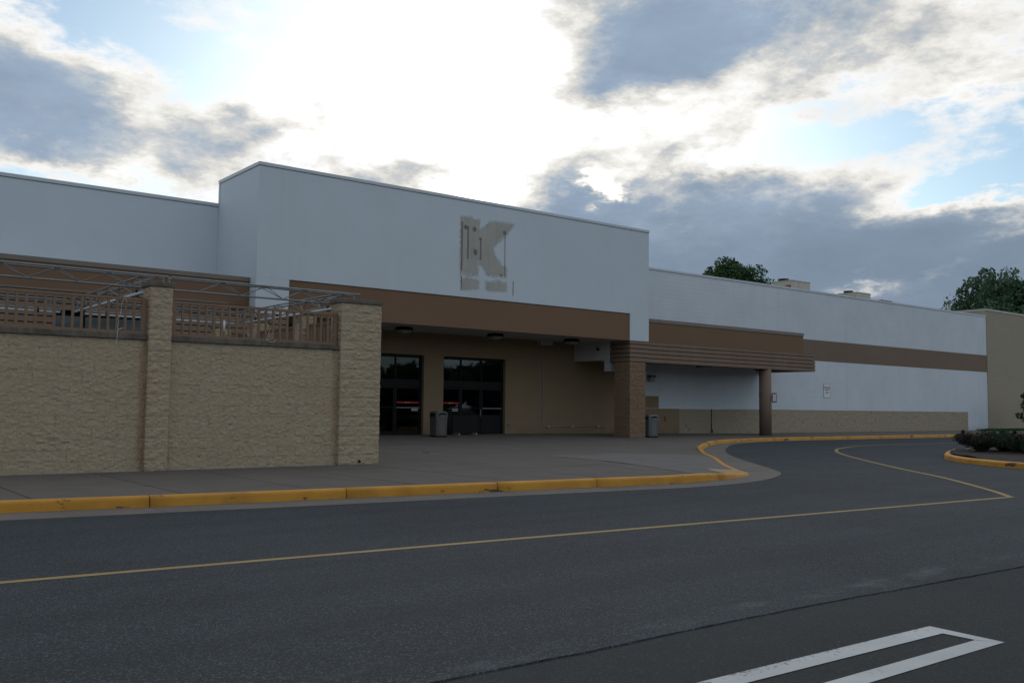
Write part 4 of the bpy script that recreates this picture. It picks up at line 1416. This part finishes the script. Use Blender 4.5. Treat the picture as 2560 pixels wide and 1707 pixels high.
Kp = [(20.08, 8.53), (20.56, 8.56), (20.58, 8.48), (20.93, 8.52), (20.93, 8.12), (21.12, 8.22), (21.47, 8.53), (22.62, 8.55), (22.22, 8.10), (21.63, 7.58), (21.63, 7.36), (21.95, 6.92), (22.27, 6.80), (22.27, 6.44),
      (21.38, 6.40), (20.90, 6.96), (20.90, 6.36), (20.08, 6.36)]
stain(Kp, M['ghost'], 'letter_ghost', rim=0.19)
stain([(20.14, 6.16), (20.5, 6.27), (20.92, 6.2), (20.95, 5.9), (20.2, 5.78)], M['ghost'], 'bar_ghost', rim=0.18)
stain([(21.28, 6.17), (21.9, 6.29), (22.3, 6.22), (22.28, 5.9), (21.3, 5.86)], M['ghost'], 'bar_ghost', rim=0.18)
for (x, z0, z1, w_) in ((22.18, 6.45, 8.14, 0.022), (20.14, 6.5, 8.36, 0.035), (20.14, 5.76, 6.32, 0.03), (22.605, 5.75, 6.32, 0.025), (21.02, 7.04, 7.80, 0.03), (20.42, 6.97, 8.2, 0.035)):
    stain([(x - w_, z0), (x + w_, z0), (x + w_, z1), (x - w_, z1)], M['ghost_dark'], 'drip_mark', y=YF - 0.008, rim=0.03)
for (x, z, r) in ((20.32, 8.17, 0.09), (20.73, 8.13, 0.10), (20.76, 7.26, 0.11), (22.15, 8.17, 0.09), (21.0, 7.8, 0.06), (21.02, 7.04, 0.05), (22.0, 6.5, 0.05)):
    stain([(x + r * math.cos(k) * random.uniform(.7, 1.2), z + r * 1.1 * math.sin(k) * random.uniform(.7, 1.2)) for k in [i * 0.785 for i in range(8)]], M['ghost_dark'], 'fixing_mark', y=YF - 0.008, rim=0.05)
for (x0, z0, x1, z1) in ((29.50, 1.55, 29.53, 2.05), (29.50, 2.03, 29.62, 2.06), (29.50, 1.54, 29.60, 1.57), (29.70, 1.95, 29.76, 2.02)):
    stain([(x0, z0), (x1, z0), (x1, z1), (x0, z1)], M['ghost_dark'], 'sign_outline_mark', y=YF - 0.035, rim=0.012)

# ------------------------------------------------------------------ things on and under the canopies
def soffit_lamp(x, y, z):
    root = empty('canopy_lamp', (x, y, z), 'square black canopy lamp with grey lens under the soffit', 'lamp', None)
    h = MB()
    h.add([(x - .21, y - .21, z), (x + .21, y - .21, z), (x + .21, y + .21, z), (x - .21, y + .21, z), (x - .27, y - .27, z - .13), (x + .27, y - .27, z - .13), (x + .27, y + .27, z - .13), (x - .27, y + .27, z - .13)],
          [(0, 1, 2, 3), (4, 5, 6, 7), (0, 1, 5, 4), (1, 2, 6, 5), (2, 3, 7, 6), (3, 0, 4, 7)])
    part('housing', h, M['black'], root)
    l = MB()
    l.add([(x - .24, y - .24, z - .131), (x + .24, y - .24, z - .131), (x + .24, y + .24, z - .131), (x - .24, y + .24, z - .131), (x - .16, y - .16, z - .23), (x + .16, y - .16, z - .23), (x + .16, y + .16, z - .23), (x - .16, y + .16, z - .23)],
          [(0, 1, 2, 3), (4, 5, 6, 7), (0, 1, 5, 4), (1, 2, 6, 5), (2, 3, 7, 6), (3, 0, 4, 7)])
    part('lens', l, M['lens'], root)
    return root


L0 = soffit_lamp(18.8, 30.62, 4.408)
L0['label'] = 'canopy lamp above the left doors, nearest the corner pillar'
L0['group'] = 'black lamps under the canopies'
for (x, y, z, lab) in ((23.15, 30.62, 4.408, 'canopy lamp above the right doors, middle of the entrance soffit'), (27.3, 30.62, 4.408, 'canopy lamp beside the white bulkhead, right end of the entrance soffit'),
                       (34.95, 29.75, 3.598, 'lamp under the lower canopy midway between pillar and round column'), (39.4, 29.75, 3.598, 'lamp under the lower canopy just left of the round column')):
    c = copy_tree(L0); c.location = (x, y, z); c['label'] = lab
    if z < 4:
        c.location.z = 3.56
        part('stem', MB().box(x - 0.06, x + 0.06, y - 0.06, y + 0.06, 3.562, 3.598), M['black'], None).parent = c
        ch = c.children[-1]; ch.location = -Vector(c.location)

single('junction_box', MB().box(26.82, 27.5, YW - 0.30, YW - 0.002, 4.19, 4.405), M['soffit'], 'white junction box in the corner of soffit and door wall', 'junction box', bevel=0.01)
cd = empty('conduit', (27.18, YW, 0.58), 'thin metal conduit running down the beige wall with three boxes', 'conduit')
part('pipe', MB().tube(smooth_path([(27.17, YW - 0.03, 4.19), (27.18, YW - 0.03, 2.4), (27.18, YW - 0.03, 0.72), (27.22, YW - 0.03, 0.61), (27.34, YW - 0.03, 0.58), (28.9, YW - 0.03, 0.575), (31.2, YW - 0.03, 0.57)], 4), 0.014, 6), M['grey_box'], cd)
for x in (27.5, 28.92, 30.55): part('box', MB().box(x - 0.07, x + 0.07, YW - 0.07, YW - 0.002, 0.52, 0.63), M['grey_box'], cd, bevel=0.008)
part('coupling', MB().box(27.155, 27.205, YW - 0.055, YW - 0.005, 2.42, 2.48), M['grey_box'], cd)
oo = empty('socket_box', (25.28, YW, 0.67), 'small grey socket box low on the beige wall right of the doors', 'socket', 'grey wall sockets')
part('body', MB().box(25.22, 25.34, YW - 0.05, YW - 0.002, 0.58, 0.75), M['grey_box'], oo, bevel=0.01)
part('cover', MB().box(25.235, 25.325, YW - 0.062, YW - 0.051, 0.60, 0.735), M['grey_plastic'], oo)
o2 = empty('socket_box', (35.2, YW, 0.95), 'beige socket box low on the wall right of the grey bin', 'socket', 'grey wall sockets')
part('body', MB().box(35.08, 35.26, YW - 0.05, YW - 0.002, 0.82, 1.07), M['beige_paint'], o2, bevel=0.01)
part('cover', MB().box(35.10, 35.24, YW - 0.062, YW - 0.051, 0.84, 1.05), M['rail'], o2)
wp = empty('wall_lamp', (34.07, YW, 2.9), 'small wall lamp with dark hood on the white wall beside the pillar', 'wall lamp')
part('hood', MB().box(33.88, 34.26, YW - 0.24, YW - 0.002, 2.985, 3.05), M['black'], wp)
part('body', MB().add([(33.90, YW - 0.002, 2.98), (34.24, YW - 0.002, 2.98), (34.24, YW - 0.22, 2.98), (33.90, YW - 0.22, 2.98), (33.90, YW - 0.002, 2.74), (34.24, YW - 0.002, 2.74), (34.24, YW - 0.12, 2.74), (33.90, YW - 0.12, 2.74)],
                     [(0, 1, 2, 3), (4, 5, 6, 7), (0, 1, 5, 4), (1, 2, 6, 5), (2, 3, 7, 6), (3, 0, 4, 7)]), M['lens'], wp)
cm = empty('camera_dome', (29.04, 30.6, 4.06), 'small dark security camera on the white bulkhead', 'security camera')
part('bracket', MB().box(28.94, 29.045, 30.70, 30.76, 4.08, 4.12).box(28.94, 28.97, 30.62, 30.86, 4.12, 4.16), M['grey_box'], cm)
part('dome', MB().tube([(28.97, 30.73, 4.08), (28.97, 30.73, 4.02), (28.97, 30.73, 3.98)], [0.07, 0.065, 0.03], 10), M['black'], cm)


# sign on the round column
sg = empty('column_sign', (38.72, 28.42, 1.8), 'white no-parking sign with black frame and red lettering on the round column', 'sign')
sx0, sx1, sz0, sz1, sy = 38.95, 39.33, 1.80, 2.27, 28.80
def rrect(x0, x1, z0, z1, r, n=4):
    p = []
    for cx_, cz_, a0 in ((x1 - r, z0 + r, -90), (x1 - r, z1 - r, 0), (x0 + r, z1 - r, 90), (x0 + r, z0 + r, 180)):
        for k in range(n + 1):
            a = R(a0 + 90 * k / n); p.append((cx_ + r * math.cos(a), cz_ + r * math.sin(a)))
    return p
part('frame', MB().xz(rrect(sx0, sx1, sz0, sz1, 0.05), sy, sy + 0.02), M['sign_black'], sg)
part('face', MB().xz(rrect(sx0 + 0.05, sx1 - 0.05, sz0 + 0.05, sz1 - 0.05, 0.03), sy - 0.004, sy - 0.001), M['sign_white'], sg)
for txt, z, s_, mm in (('NO', 2.185, 0.085, 'sign_black'), ('PARKING', 2.09, 0.072, 'sign_red'), ('LOADING', 1.99, 0.072, 'sign_red'), ('ZONE', 1.89, 0.075, 'sign_black')):
    me = text_mesh(txt, s_, M[mm], 0.002)
    o = inst('lettering', me, sg, Matrix.Translation(((sx0 + sx1) / 2, sy - 0.006, z)) @ Matrix.Rotation(R(90), 4, 'X'))
part('mounting_strap', MB().box(sx0 + 0.05, sx1 - 0.05, sy + 0.021, sy + 0.10, 2.02, 2.06), M['grey_box'], sg)

ws_ = empty('wall_sign', (49.0, YW, 2.2), 'white wall panel with red ADDITIONAL PARKING words and black arrow', 'sign')
part('panel', MB().box(48.72, 49.34, YW - 0.02, YW - 0.002, 2.20, 2.99), M['sign_white'], ws_)
part('border', MB().box(48.70, 48.718, YW - 0.024, YW - 0.003, 2.18, 3.01).box(49.342, 49.36, YW - 0.024, YW - 0.003, 2.18, 3.01).box(48.719, 49.341, YW - 0.024, YW - 0.003, 2.182, 2.198).box(48.719, 49.341, YW - 0.024, YW - 0.003, 2.992, 3.008), M['grey_box'], ws_)
for txt, z, s_ in (('ADDITIONAL', 2.79, 0.108), ('PARKING', 2.66, 0.105)):
    inst('lettering', text_mesh(txt, s_, M['sign_red'], 0.003), ws_, Matrix.Translation((49.03, YW - 0.024, z)) @ Matrix.Rotation(R(90), 4, 'X'))
part('arrow', MB().xz([(48.85, 2.475), (49.10, 2.475), (49.10, 2.44), (49.21, 2.495), (49.10, 2.55), (49.10, 2.515), (48.85, 2.515)], YW - 0.024, YW - 0.021), M['sign_black'], ws_)


# litter bins
def bin_(name, x0, y0, zb, w, d, h, mat, label):
    root = empty(name, (x0 + w / 2, y0 + d / 2, zb), label, 'litter bin', 'square litter bins at the entrance')
    part('base', MB().box(x0 + .02, x0 + w - .02, y0 + .02, y0 + d - .02, zb, zb + 0.05), M['black'], root)
    body = MB()
    zt = zb + h * 0.70
    def ch(x0, x1, y0, y1, c): return [(x0 + c, y0), (x1 - c, y0), (x1, y0 + c), (x1, y1 - c), (x1 - c, y1), (x0 + c, y1), (x0, y1 - c), (x0, y0 + c)]
    p0 = ch(x0 + .015, x0 + w - .015, y0 + .015, y0 + d - .015, .05); p1 = ch(x0, x0 + w, y0, y0 + d, .05)
    n = 8
    body.add([(a, b2, zb + .051) for a, b2 in p0] + [(a, b2, zt) for a, b2 in p1], [tuple(range(8))[::-1], tuple(range(8, 16))] + [(i, (i + 1) % 8, (i + 1) % 8 + 8, i + 8) for i in range(8)])
    part('body', body, mat, root, bevel=0.008)
    hood = MB()
    p2 = ch(x0 - .012, x0 + w + .012, y0 - .012, y0 + d + .012, .055); p3 = ch(x0 + .03, x0 + w - .03, y0 + .03, y0 + d - .03, .10)
    zs = zb + h * 0.94
    hood.add([(a, b2, zt + .002) for a, b2 in p2] + [(a, b2, zs) for a, b2 in p2] + [(a, b2, zb + h) for a, b2 in p3],
             [tuple(range(8))[::-1], tuple(range(16, 24))] + [(i, (i + 1) % 8, (i + 1) % 8 + 8, i + 8) for i in range(8)] + [(i + 8, (i + 1) % 8 + 8, (i + 1) % 8 + 16, i + 16) for i in range(8)])
    part('hood', hood, mat, root, bevel=0.012)
    # arched openings front and left
    def arch(c, half, zlo, zhi, n=8):
        return [(c - half, zlo), (c + half, zlo)] + [(c + half * math.cos(math.pi * k / n), zhi - (zhi - zlo) * 0.35 + (zhi - zlo) * 0.35 * math.sin(math.pi * k / n)) for k in range(n + 1)]
    cx_ = x0 + w / 2; cy_ = y0 + d / 2
    part('opening', MB().xz(arch(cx_, w * .33, zt + .09, zs - .005), y0 - .0155, y0 - .0125), M['hole'], root)
    fl = MB().xz([(cx_ - w * .28, zt + .06), (cx_ + w * .28, zt + .06), (cx_ + w * .28, zs - .085), (cx_ - w * .28, zs - .085)], y0 - .024, y0 - .017)
    part('flap', fl, mat, root)
    lm = MB().xz(arch(cy_, d * .33, zt + .09, zs - .01), 0, 0.003)
    lm.v = [Vector((x0 - .0155 + v.y, v.x, v.z)) for v in lm.v]
    part('opening', lm, M['hole'], root)
    # recessed look: raised frame on the front panel
    fr_ = MB()
    fx0, fx1, fz0, fz1 = x0 + .09, x0 + w - .09, zb + .10, zt - .06
    fr_.box(fx0, fx1, y0 - .006, y0 + .012, fz0, fz0 + .018).box(fx0, fx1, y0 - .006, y0 + .012, fz1 - .018, fz1).box(fx0, fx0 + .018, y0 - .006, y0 + .012, fz0 + .019, fz1 - .019).box(fx1 - .018, fx1, y0 - .006, y0 + .012, fz0 + .019, fz1 - .019)
    part('panel_frame', fr_, mat, root)
    return root


bin_('litter_bin', 20.27, 30.5, floor_z(20.5, 30.7), 0.53, 0.53, 1.0, M['taupe'], 'taupe square litter bin standing between the two glass entrances')
bin_('litter_bin', 30.42, 28.95, floor_z(30.7, 29.2), 0.60, 0.60, 1.0, M['grey_plastic'], 'grey square litter bin standing beside the brown pillar')

# low black rack in front of the right doors
rk = empty('low_rack', (22.9, 31.4, 0.26), 'low black panel on feet in front of the right doors beside the taupe bin', 'rack')
zf = floor_z(22.5, 31.4)
part('panel', MB().box(21.75, 22.98, 31.55, 31.60, zf + 0.10, zf + 0.80), M['black'], rk)
for x in (21.95, 22.80): part('foot', MB().box(x - 0.02, x + 0.02, 31.35, 31.80, zf, zf + 0.098), M['grey_box'], rk)

dc = empty('drain_cover', (14.09, 21.69, 0.15), 'small round dark drain cover in the plaza', 'drain cover')
part('rim', MB().tube([(14.09, 21.69, 0.10), (14.09, 21.69, 0.156)], 0.17, 20), M['grey_box'], dc)
part('lid', MB().tube([(14.09, 21.69, 0.14), (14.09, 21.69, 0.160)], 0.14, 20), M['black'], dc)
so_ = empty('wall_spout', (10.1, 18.05, 0.24), 'small round rusty drain hole at the foot of the corner pillar', 'drain hole')
part('pipe', MB().tube([(10.02, 18.10, 0.22), (10.02, 18.03, 0.22)], 0.035, 10), M['rust'], so_)
part('hole', MB().tube([(10.02, 18.04, 0.22), (10.02, 18.027, 0.22)], 0.026, 10), M['hole'], so_)

# ------------------------------------------------------------------ rooftop
def rooftop_unit(x0, x1, y0, y1, z0, z1, label):
    root = empty('rooftop_unit', ((x0 + x1) / 2, (y0 + y1) / 2, z0), label, 'air conditioner', 'rooftop air conditioning units')
    part('casing', MB().box(x0, x1, y0, y1, z0, z1), M['unit'], root, bevel=0.015)
    part('lid_edge', MB().box(x0 - 0.03, x1 + 0.03, y0 - 0.03, y1 + 0.03, z1 + 0.002, z1 + 0.05), M['unit'], root)
    xm = x0 + (x1 - x0) * 0.36
    part('seam', MB().box(xm, xm + 0.02, y0 - 0.008, y0 - 0.001, z0 + 0.1, z1 - 0.02), M['grey_box'], root)
    part('door_panel', MB().box(x0 - 0.012, x0 - 0.001, y0 + 0.5, y1 - 0.1, z0 + 0.3, z1 - 0.15), M['unit'], root)
    part('notice', MB().box(x0 - 0.02, x0 - 0.002, y0 + 0.06, y0 + 0.42, z1 - 0.75, z1 - 0.28), M['rust'], root)
    part('notice_mark', MB().box(x0 - 0.026, x0 - 0.021, y0 + 0.20, y0 + 0.27, z1 - 0.62, z1 - 0.40), M['decal_white'], root)
    part('fan_hood', MB().tube([(x0 + 0.62, y1 - 0.5, z1 + 0.052), (x0 + 0.62, y1 - 0.5, z1 + 0.25)], 0.36, 18), M['black'], root)
    part('side_section', MB().box(x0 + 0.05, x1 - 0.3, y1 + 0.005, y1 + 1.9, z0, z1 - 0.32), M['unit'], root)
    part('fan_hood', MB().tube([(x0 + 0.5, y1 + 1.2, z1 - 0.318), (x0 + 0.5, y1 + 1.2, z1 + 0.22)], 0.36, 18), M['black'], root)
    return root


rooftop_unit(52.19, 54.26, 37.0, 38.57, 7.95, 9.90, 'large beige rooftop unit nearer the round tree, with red notice on its side')
rooftop_unit(64.65, 66.55, 40.0, 41.6, 7.95, 10.43, 'smaller beige rooftop unit farther right along the roof')
rv = empty('roof_vent', (75.5, 47.0, 7.95), 'low round grey vent cap just left of the farther rooftop unit', 'roof vent')
vx, vy = 61.6, 40.6
rv.location = (vx, vy, 7.95); OFF[rv.name] = Vector((vx, vy, 7.95))
part('stem', MB().tube([(vx, vy, 7.95), (vx, vy, 9.95)], 0.25, 12), M['grey_box'], rv)
part('cap', MB().tube([(vx, vy, 9.952), (vx, vy, 10.10), (vx, vy, 10.18)], [0.62, 0.6, 0.4], 16), M['coping'], rv)
px_, py_ = 68.3, 34.75
pv = empty('vent_pipe', (px_, py_, 7.95), 'thin metal vent pipe with a dark cap near the right end of the roof', 'vent pipe')
part('pipe', MB().tube([(px_, py_, 7.95), (px_, py_, 9.47)], 0.12, 12), M['grey_box'], pv, smooth=True)
part('cap', MB().tube([(px_, py_, 9.472), (px_, py_, 9.56)], 0.21, 12), M['lip'], pv)
lv = empty('roof_vent', (70.0, 42, 7.95), 'flat dark vent barely rising over the parapet right of the farther unit', 'roof vent')
part('body', MB().box(68.0, 69.4, 40.0, 40.8, 7.95, 10.05), M['grey_box'], lv)
part('lid', MB().box(67.9, 69.5, 39.9, 40.9, 10.052, 10.12), M['black'], lv)

# ------------------------------------------------------------------ neighbouring building
NB = empty('neighbour_building', (85, 40, 0), 'tan split-face block building beyond the white store, at the right edge', 'building')
part('front_wall', MB().box(69.0, 110, 32.36, 32.9, 0.0, 8.78), M['neighbour'], NB)
part('side_wall', MB().box(69.0, 69.4, 32.902, 55, 0.0, 8.78), M['neighbour'], NB)
part('roof', MB().box(69.4, 110, 32.902, 55, 8.2, 8.3), M['roof'], NB)
part('coping', MB().box(68.96, 110, 32.32, 32.95, 8.782, 8.93), M['unit'], NB)
part('coping', MB().box(68.96, 69.45, 32.952, 55, 8.782, 8.93), M['unit'], NB)

# ------------------------------------------------------------------ planting
def leaf_cloud(centres, per, size, flat=0.0, seed=1):
    """many small leaf faces gathered around cluster centres"""
    rnd = random.Random(seed)
    vs, fs, tone = [], [], []
    for (cx_, cy_, cz_, rad) in centres:
        tn = rnd.random()
        for _ in range(per):
            while True:
                p = Vector((rnd.uniform(-1, 1), rnd.uniform(-1, 1), rnd.uniform(-1, 1)))
                if p.length < 1: break
            p = p * rad; p.z *= (1 - flat)
            c = Vector((cx_, cy_, cz_)) + p
            a = Vector((rnd.gauss(0, 1), rnd.gauss(0, 1), rnd.gauss(0, 1))).normalized()
            b2 = a.orthogonal().normalized()
            b2.rotate(Matrix.Rotation(rnd.uniform(0, 6.28), 3, a))
            s = size * rnd.uniform(0.6, 1.3)
            d = a.cross(b2)
            o = len(vs)
            vs += [tuple(c - b2 * s), tuple(c + d * s * 0.55), tuple(c + b2 * s), tuple(c - d * s * 0.55)]
            fs.append((o, o + 1, o + 2, o + 3))
            tone += [min(1, max(0, tn * 0.6 + rnd.random() * 0.5))] * 4
    return vs, fs, tone


def foliage(name, data, mat, parent):
    vs, fs, tone = data
    off = OFF[parent.name]
    me = bpy.data.meshes.new(name)
    me.from_pydata([(v[0] - off.x, v[1] - off.y, v[2] - off.z) for v in vs], [], fs)
    at = me.attributes.new('tone', 'FLOAT', 'POINT')
    at.data.foreach_set('value', tone)
    me.materials.append(mat)
    o = bpy.data.objects.new(name, me); COL.objects.link(o); o.parent = parent
    OFF[o.name] = off
    return o


def tree(x, y, h, cr, cz, crz, label, mat, seed, nclump, per, leaf, clump_r):
    rnd = random.Random(seed)
    root = empty('deciduous_tree', (x, y, 0), label, 'tree', 'leafy trees behind the store roof')
    tp = [(x, y, -0.2), (x + 0.1, y, h * 0.25), (x - 0.1, y + 0.1, h * 0.5), (x, y, h * 0.8)]
    part('trunk', MB().tube(smooth_path(tp, 3), [0.38 * (1 - 0.8 * i / 9) for i in range(10)], 9), M['bark'], root, smooth=True)
    limbs = MB(); cents = []
    nl = nclump
    for i in range(nl):
        # clump centres on and inside an uneven ellipsoid
        th = rnd.uniform(0, 6.283); ph = math.asin(rnd.uniform(-0.75, 1))
        rr_ = rnd.uniform(0.45, 1.0) ** 0.6
        lump = 0.82 + 0.30 * noise.noise((math.cos(th) * 1.6 + seed, math.sin(th) * 1.6, ph * 1.6))
        p = Vector((x + cr * rr_ * lump * math.cos(ph) * math.cos(th), y + cr * rr_ * lump * math.cos(ph) * math.sin(th), cz + crz * rr_ * lump * math.sin(ph)))
        cents.append((p.x, p.y, p.z, clump_r * rnd.uniform(0.6, 1.25)))
        if i % 2 == 0:
            b0 = Vector((x, y, h * rnd.uniform(0.35, 0.7)))
            mid = (b0 + p) / 2 + Vector((0, 0, 0.5))
            limbs.tube([b0, mid, p], [0.10, 0.05, 0.02], 5)
    part('limbs', limbs, M['bark'], root)
    foliage('crown', leaf_cloud(cents, per, leaf, 0.15, seed), mat, root)
    return root


tree(74.3, 60.0, 16.6, 4.35, 12.7, 3.9, 'round dark green tree showing above the middle of the white roof', M['leaf'], 11, 170, 110, 0.17, 0.75)
tree(116.2, 52.0, 18.9, 9.6, 11.3, 7.9, 'broad haze-paled green tree rising behind the right end of the roof', M['leaf_haze'], 23, 380, 95, 0.27, 1.15)

# planted island
isl = [(45, 16.9), (37, 16.9), (32.7, 16.42), (31.5, 16.1), (29.4, 15.2), (27.9, 14.4), (26.65, 13.4), (25.75, 12.35), (25.15, 11.3), (24.9, 10.2), (24.95, 8.9), (25.6, 7.6), (27.2, 6.6), (30, 6.2), (45, 6.2)]
isp = smooth_path(isl, 4)
ik = offset_path(isp, 0.17)
kerb_isl = struct('island_kerb', MB().add([(isp[0][0], isp[0][1], 0.003), (isp[1][0], isp[1][1], 0.003), (ik[1][0], ik[1][1], 0.003), (ik[0][0], ik[0][1], 0.003)], [(0, 1, 2, 3)]), M['joint'])
icum = [0.0]
for i in range(1, len(isp)): icum.append(icum[-1] + math.hypot(isp[i][0] - isp[i - 1][0], isp[i][1] - isp[i - 1][1]))
nst = int(icum[-1] / 3.0)
seg_i = 0
per_ = 4
for s0 in range(0, len(isp) - 1, per_):
    mb = MB()
    idx = list(range(s0, min(s0 + per_, len(isp) - 1) + 1))
    for n_, i in enumerate(idx):
        a = Vector(isp[i]); nrm = (Vector(ik[i]) - a).normalized()
        o = len(mb.v)
        pr = [(0, 0), (0.012, 0.105), (0.03, 0.135), (0.07, 0.15), (0.17, 0.152), (0.17, 0.0)]
        for d, z in pr: mb.v.append(Vector((a.x + nrm.x * d, a.y + nrm.y * d, z)))
        k = len(pr)
        if n_:
            for j in range(k - 1): mb.f.append([o - k + j, o + j, o + j + 1, o - k + j + 1]); mb.mi.append(0)
        if n_ in (0, len(idx) - 1): mb.f.append(list(range(o, o + k))); mb.mi.append(0)
    part('kerb_stone', mb, M['kerb'], kerb_isl)
mu = MB()
for x0 in [24 + 0.5 * i for i in range(42)]:
    for y0 in [6 + 0.5 * i for i in range(23)]:
        p = clip_rect(ik, x0, x0 + .5, y0, y0 + .5)
        if len(p) >= 3 and abs(area(p)) > 1e-4:
            tris = tessellate_polygon([[Vector((q[0], q[1], 0)) for q in p]])
            mu.add([(q[0], q[1], 0.13 + 0.10 * min(1, max(0, 0.5 + 0.9 * noise.noise((q[0] * .8, q[1] * .8, 2)))) ) for q in p], [list(tt) for tt in tris])
tag(part('mulch_bed', mu, M['mulch'], None, True), kind='structure')


def shrub(x, y, w, h, label, mat, seed, n=22, per=60, leaf=0.045):
    rnd = random.Random(seed)
    root = empty('shrub', (x, y, 0.15), label, 'shrub', 'low shrubs in the kerbed island')
    st = MB(); cents = []
    for i in range(n):
        th = rnd.uniform(0, 6.283); r0 = math.sqrt(rnd.random())
        p = Vector((x + math.cos(th) * r0 * w / 2, y + math.sin(th) * r0 * w / 2, 0.2 + h * (0.30 + 0.62 * rnd.random() * (1 - 0.35 * r0 * r0))))
        cents.append((p.x, p.y, p.z, 0.15 * rnd.uniform(0.7, 1.3)))
        st.tube([(x + rnd.uniform(-.08, .08), y + rnd.uniform(-.08, .08), 0.1), ((x + p.x) / 2, (y + p.y) / 2, 0.2 + (p.z - .2) * .6), p], [0.012, 0.009, 0.004], 4)
        if rnd.random() < 0.15:
            q = p + Vector((rnd.uniform(-.1, .1), rnd.uniform(-.1, .1), rnd.uniform(.08, .15)))
            st.tube([p, q], 0.004, 4); cents.append((q.x, q.y, q.z, 0.06))
    part('stems', st, M['bark'], root)
    foliage('leaves', leaf_cloud(cents, per, leaf, 0.1, seed), mat, root)
    return root


shrub(30.75, 14.7, 1.45, 0.60, 'dark reddish shrub at the left end of the kerbed island', M['leaf_red'], 1, 80, 90, 0.027)
shrub(31.35, 14.2, 1.4, 0.62, 'green shrub in the middle of the left island clump', M['leaf_green'], 2, 75, 90, 0.027)
shrub(30.75, 13.6, 1.45, 0.56, 'dark reddish-green shrub at the right end of the left island clump', M['leaf_red'], 3, 80, 90, 0.027)
shrub(31.9, 14.5, 1.4, 0.54, 'yellow-green topped shrub behind the left island clump', M['leaf_green'], 4, 60, 80, 0.027)
shrub(30.5, 12.65, 1.3, 0.50, 'low green shrub in the island at the right edge of the picture', M['leaf_green'], 5, 70, 90, 0.027)
shrub(31.8, 13.1, 1.5, 0.44, 'dark low shrub behind the right edge shrub of the island', M['leaf_red'], 6, 60, 80, 0.027)

# small evergreen leaning in at the right edge, by the grass strip
et = empty('evergreen_tree', (69.15, 29.0, 0.15), 'small dark evergreen tree partly cut off by the right edge', 'tree')
part('trunk', MB().tube([(69.15, 29.0, 0.1), (69.15, 29.0, 1.6), (69.15, 29.05, 3.0)], [0.09, 0.07, 0.02], 7), M['bark'], et)
rnd = random.Random(5)
cents = []
for i in range(48):
    z = rnd.uniform(1.0, 2.7); r0 = 1.7 * (1 - abs(z - 1.7) / 1.7) * math.sqrt(rnd.random()); th = rnd.uniform(0, 6.283)
    cents.append((69.15 + r0 * math.cos(th), 29.0 + r0 * math.sin(th), z, 0.3))
foliage('crown', leaf_cloud(cents, 55, 0.10, 0.2, 5), M['leaf'], et)

# grass strip at the foot of the neighbouring wall
gb = MB().box(66.6, 92, 30.9, 32.2, 0.10, 0.162)
struct('lawn_bed', gb, M['mulch'])
rnd = random.Random(9)
vs, fs, tone = [], [], []
for i in range(9000):
    x, y = rnd.uniform(66.6, 90), rnd.uniform(30.9, 32.2)
    hgt = rnd.uniform(0.08, 0.2); a = rnd.uniform(0, 6.283); dx, dy = math.cos(a) * 0.02, math.sin(a) * 0.02
    o = len(vs)
    vs += [(x - dx, y - dy, 0.16), (x + dx, y + dy, 0.16), (x + dy * 2, y + dx * 2, 0.16 + hgt)]
    fs.append((o, o + 1, o + 2)); tone += [rnd.random()] * 3
me = bpy.data.meshes.new('grass'); me.from_pydata(vs, [], fs)
at = me.attributes.new('tone', 'FLOAT', 'POINT'); at.data.foreach_set('value', tone)
me.materials.append(M['blade'])
gro = bpy.data.objects.new('grass', me); COL.objects.link(gro)
tag(gro, 'strip of green grass at the foot of the tan wall', 'grass', None, 'stuff')

# wood on the far side of the car park (seen mirrored in the door glass)
rnd = random.Random(31)
cents = []
for i in range(620):
    a = R(rnd.uniform(100, 255)); d = rnd.uniform(95, 125)
    hmax = 6.5 + 5 * noise.noise((a * 9, 1.0, 0))
    cents.append((20 + d * math.sin(a), d * math.cos(a), rnd.uniform(0.5, hmax), rnd.uniform(2.0, 3.4)))
vs, fs, tone = leaf_cloud(cents, 44, 1.5, 0.1, 77)
me = bpy.data.meshes.new('woodland'); me.from_pydata(vs, [], fs)
at = me.attributes.new('tone', 'FLOAT', 'POINT'); at.data.foreach_set('value', tone)
me.materials.append(M['leaf'])
wd = bpy.data.objects.new('woodland', me); COL.objects.link(wd)
tag(wd, 'dark line of trees across the car park, mirrored in the door glass', 'woodland', None, 'stuff')
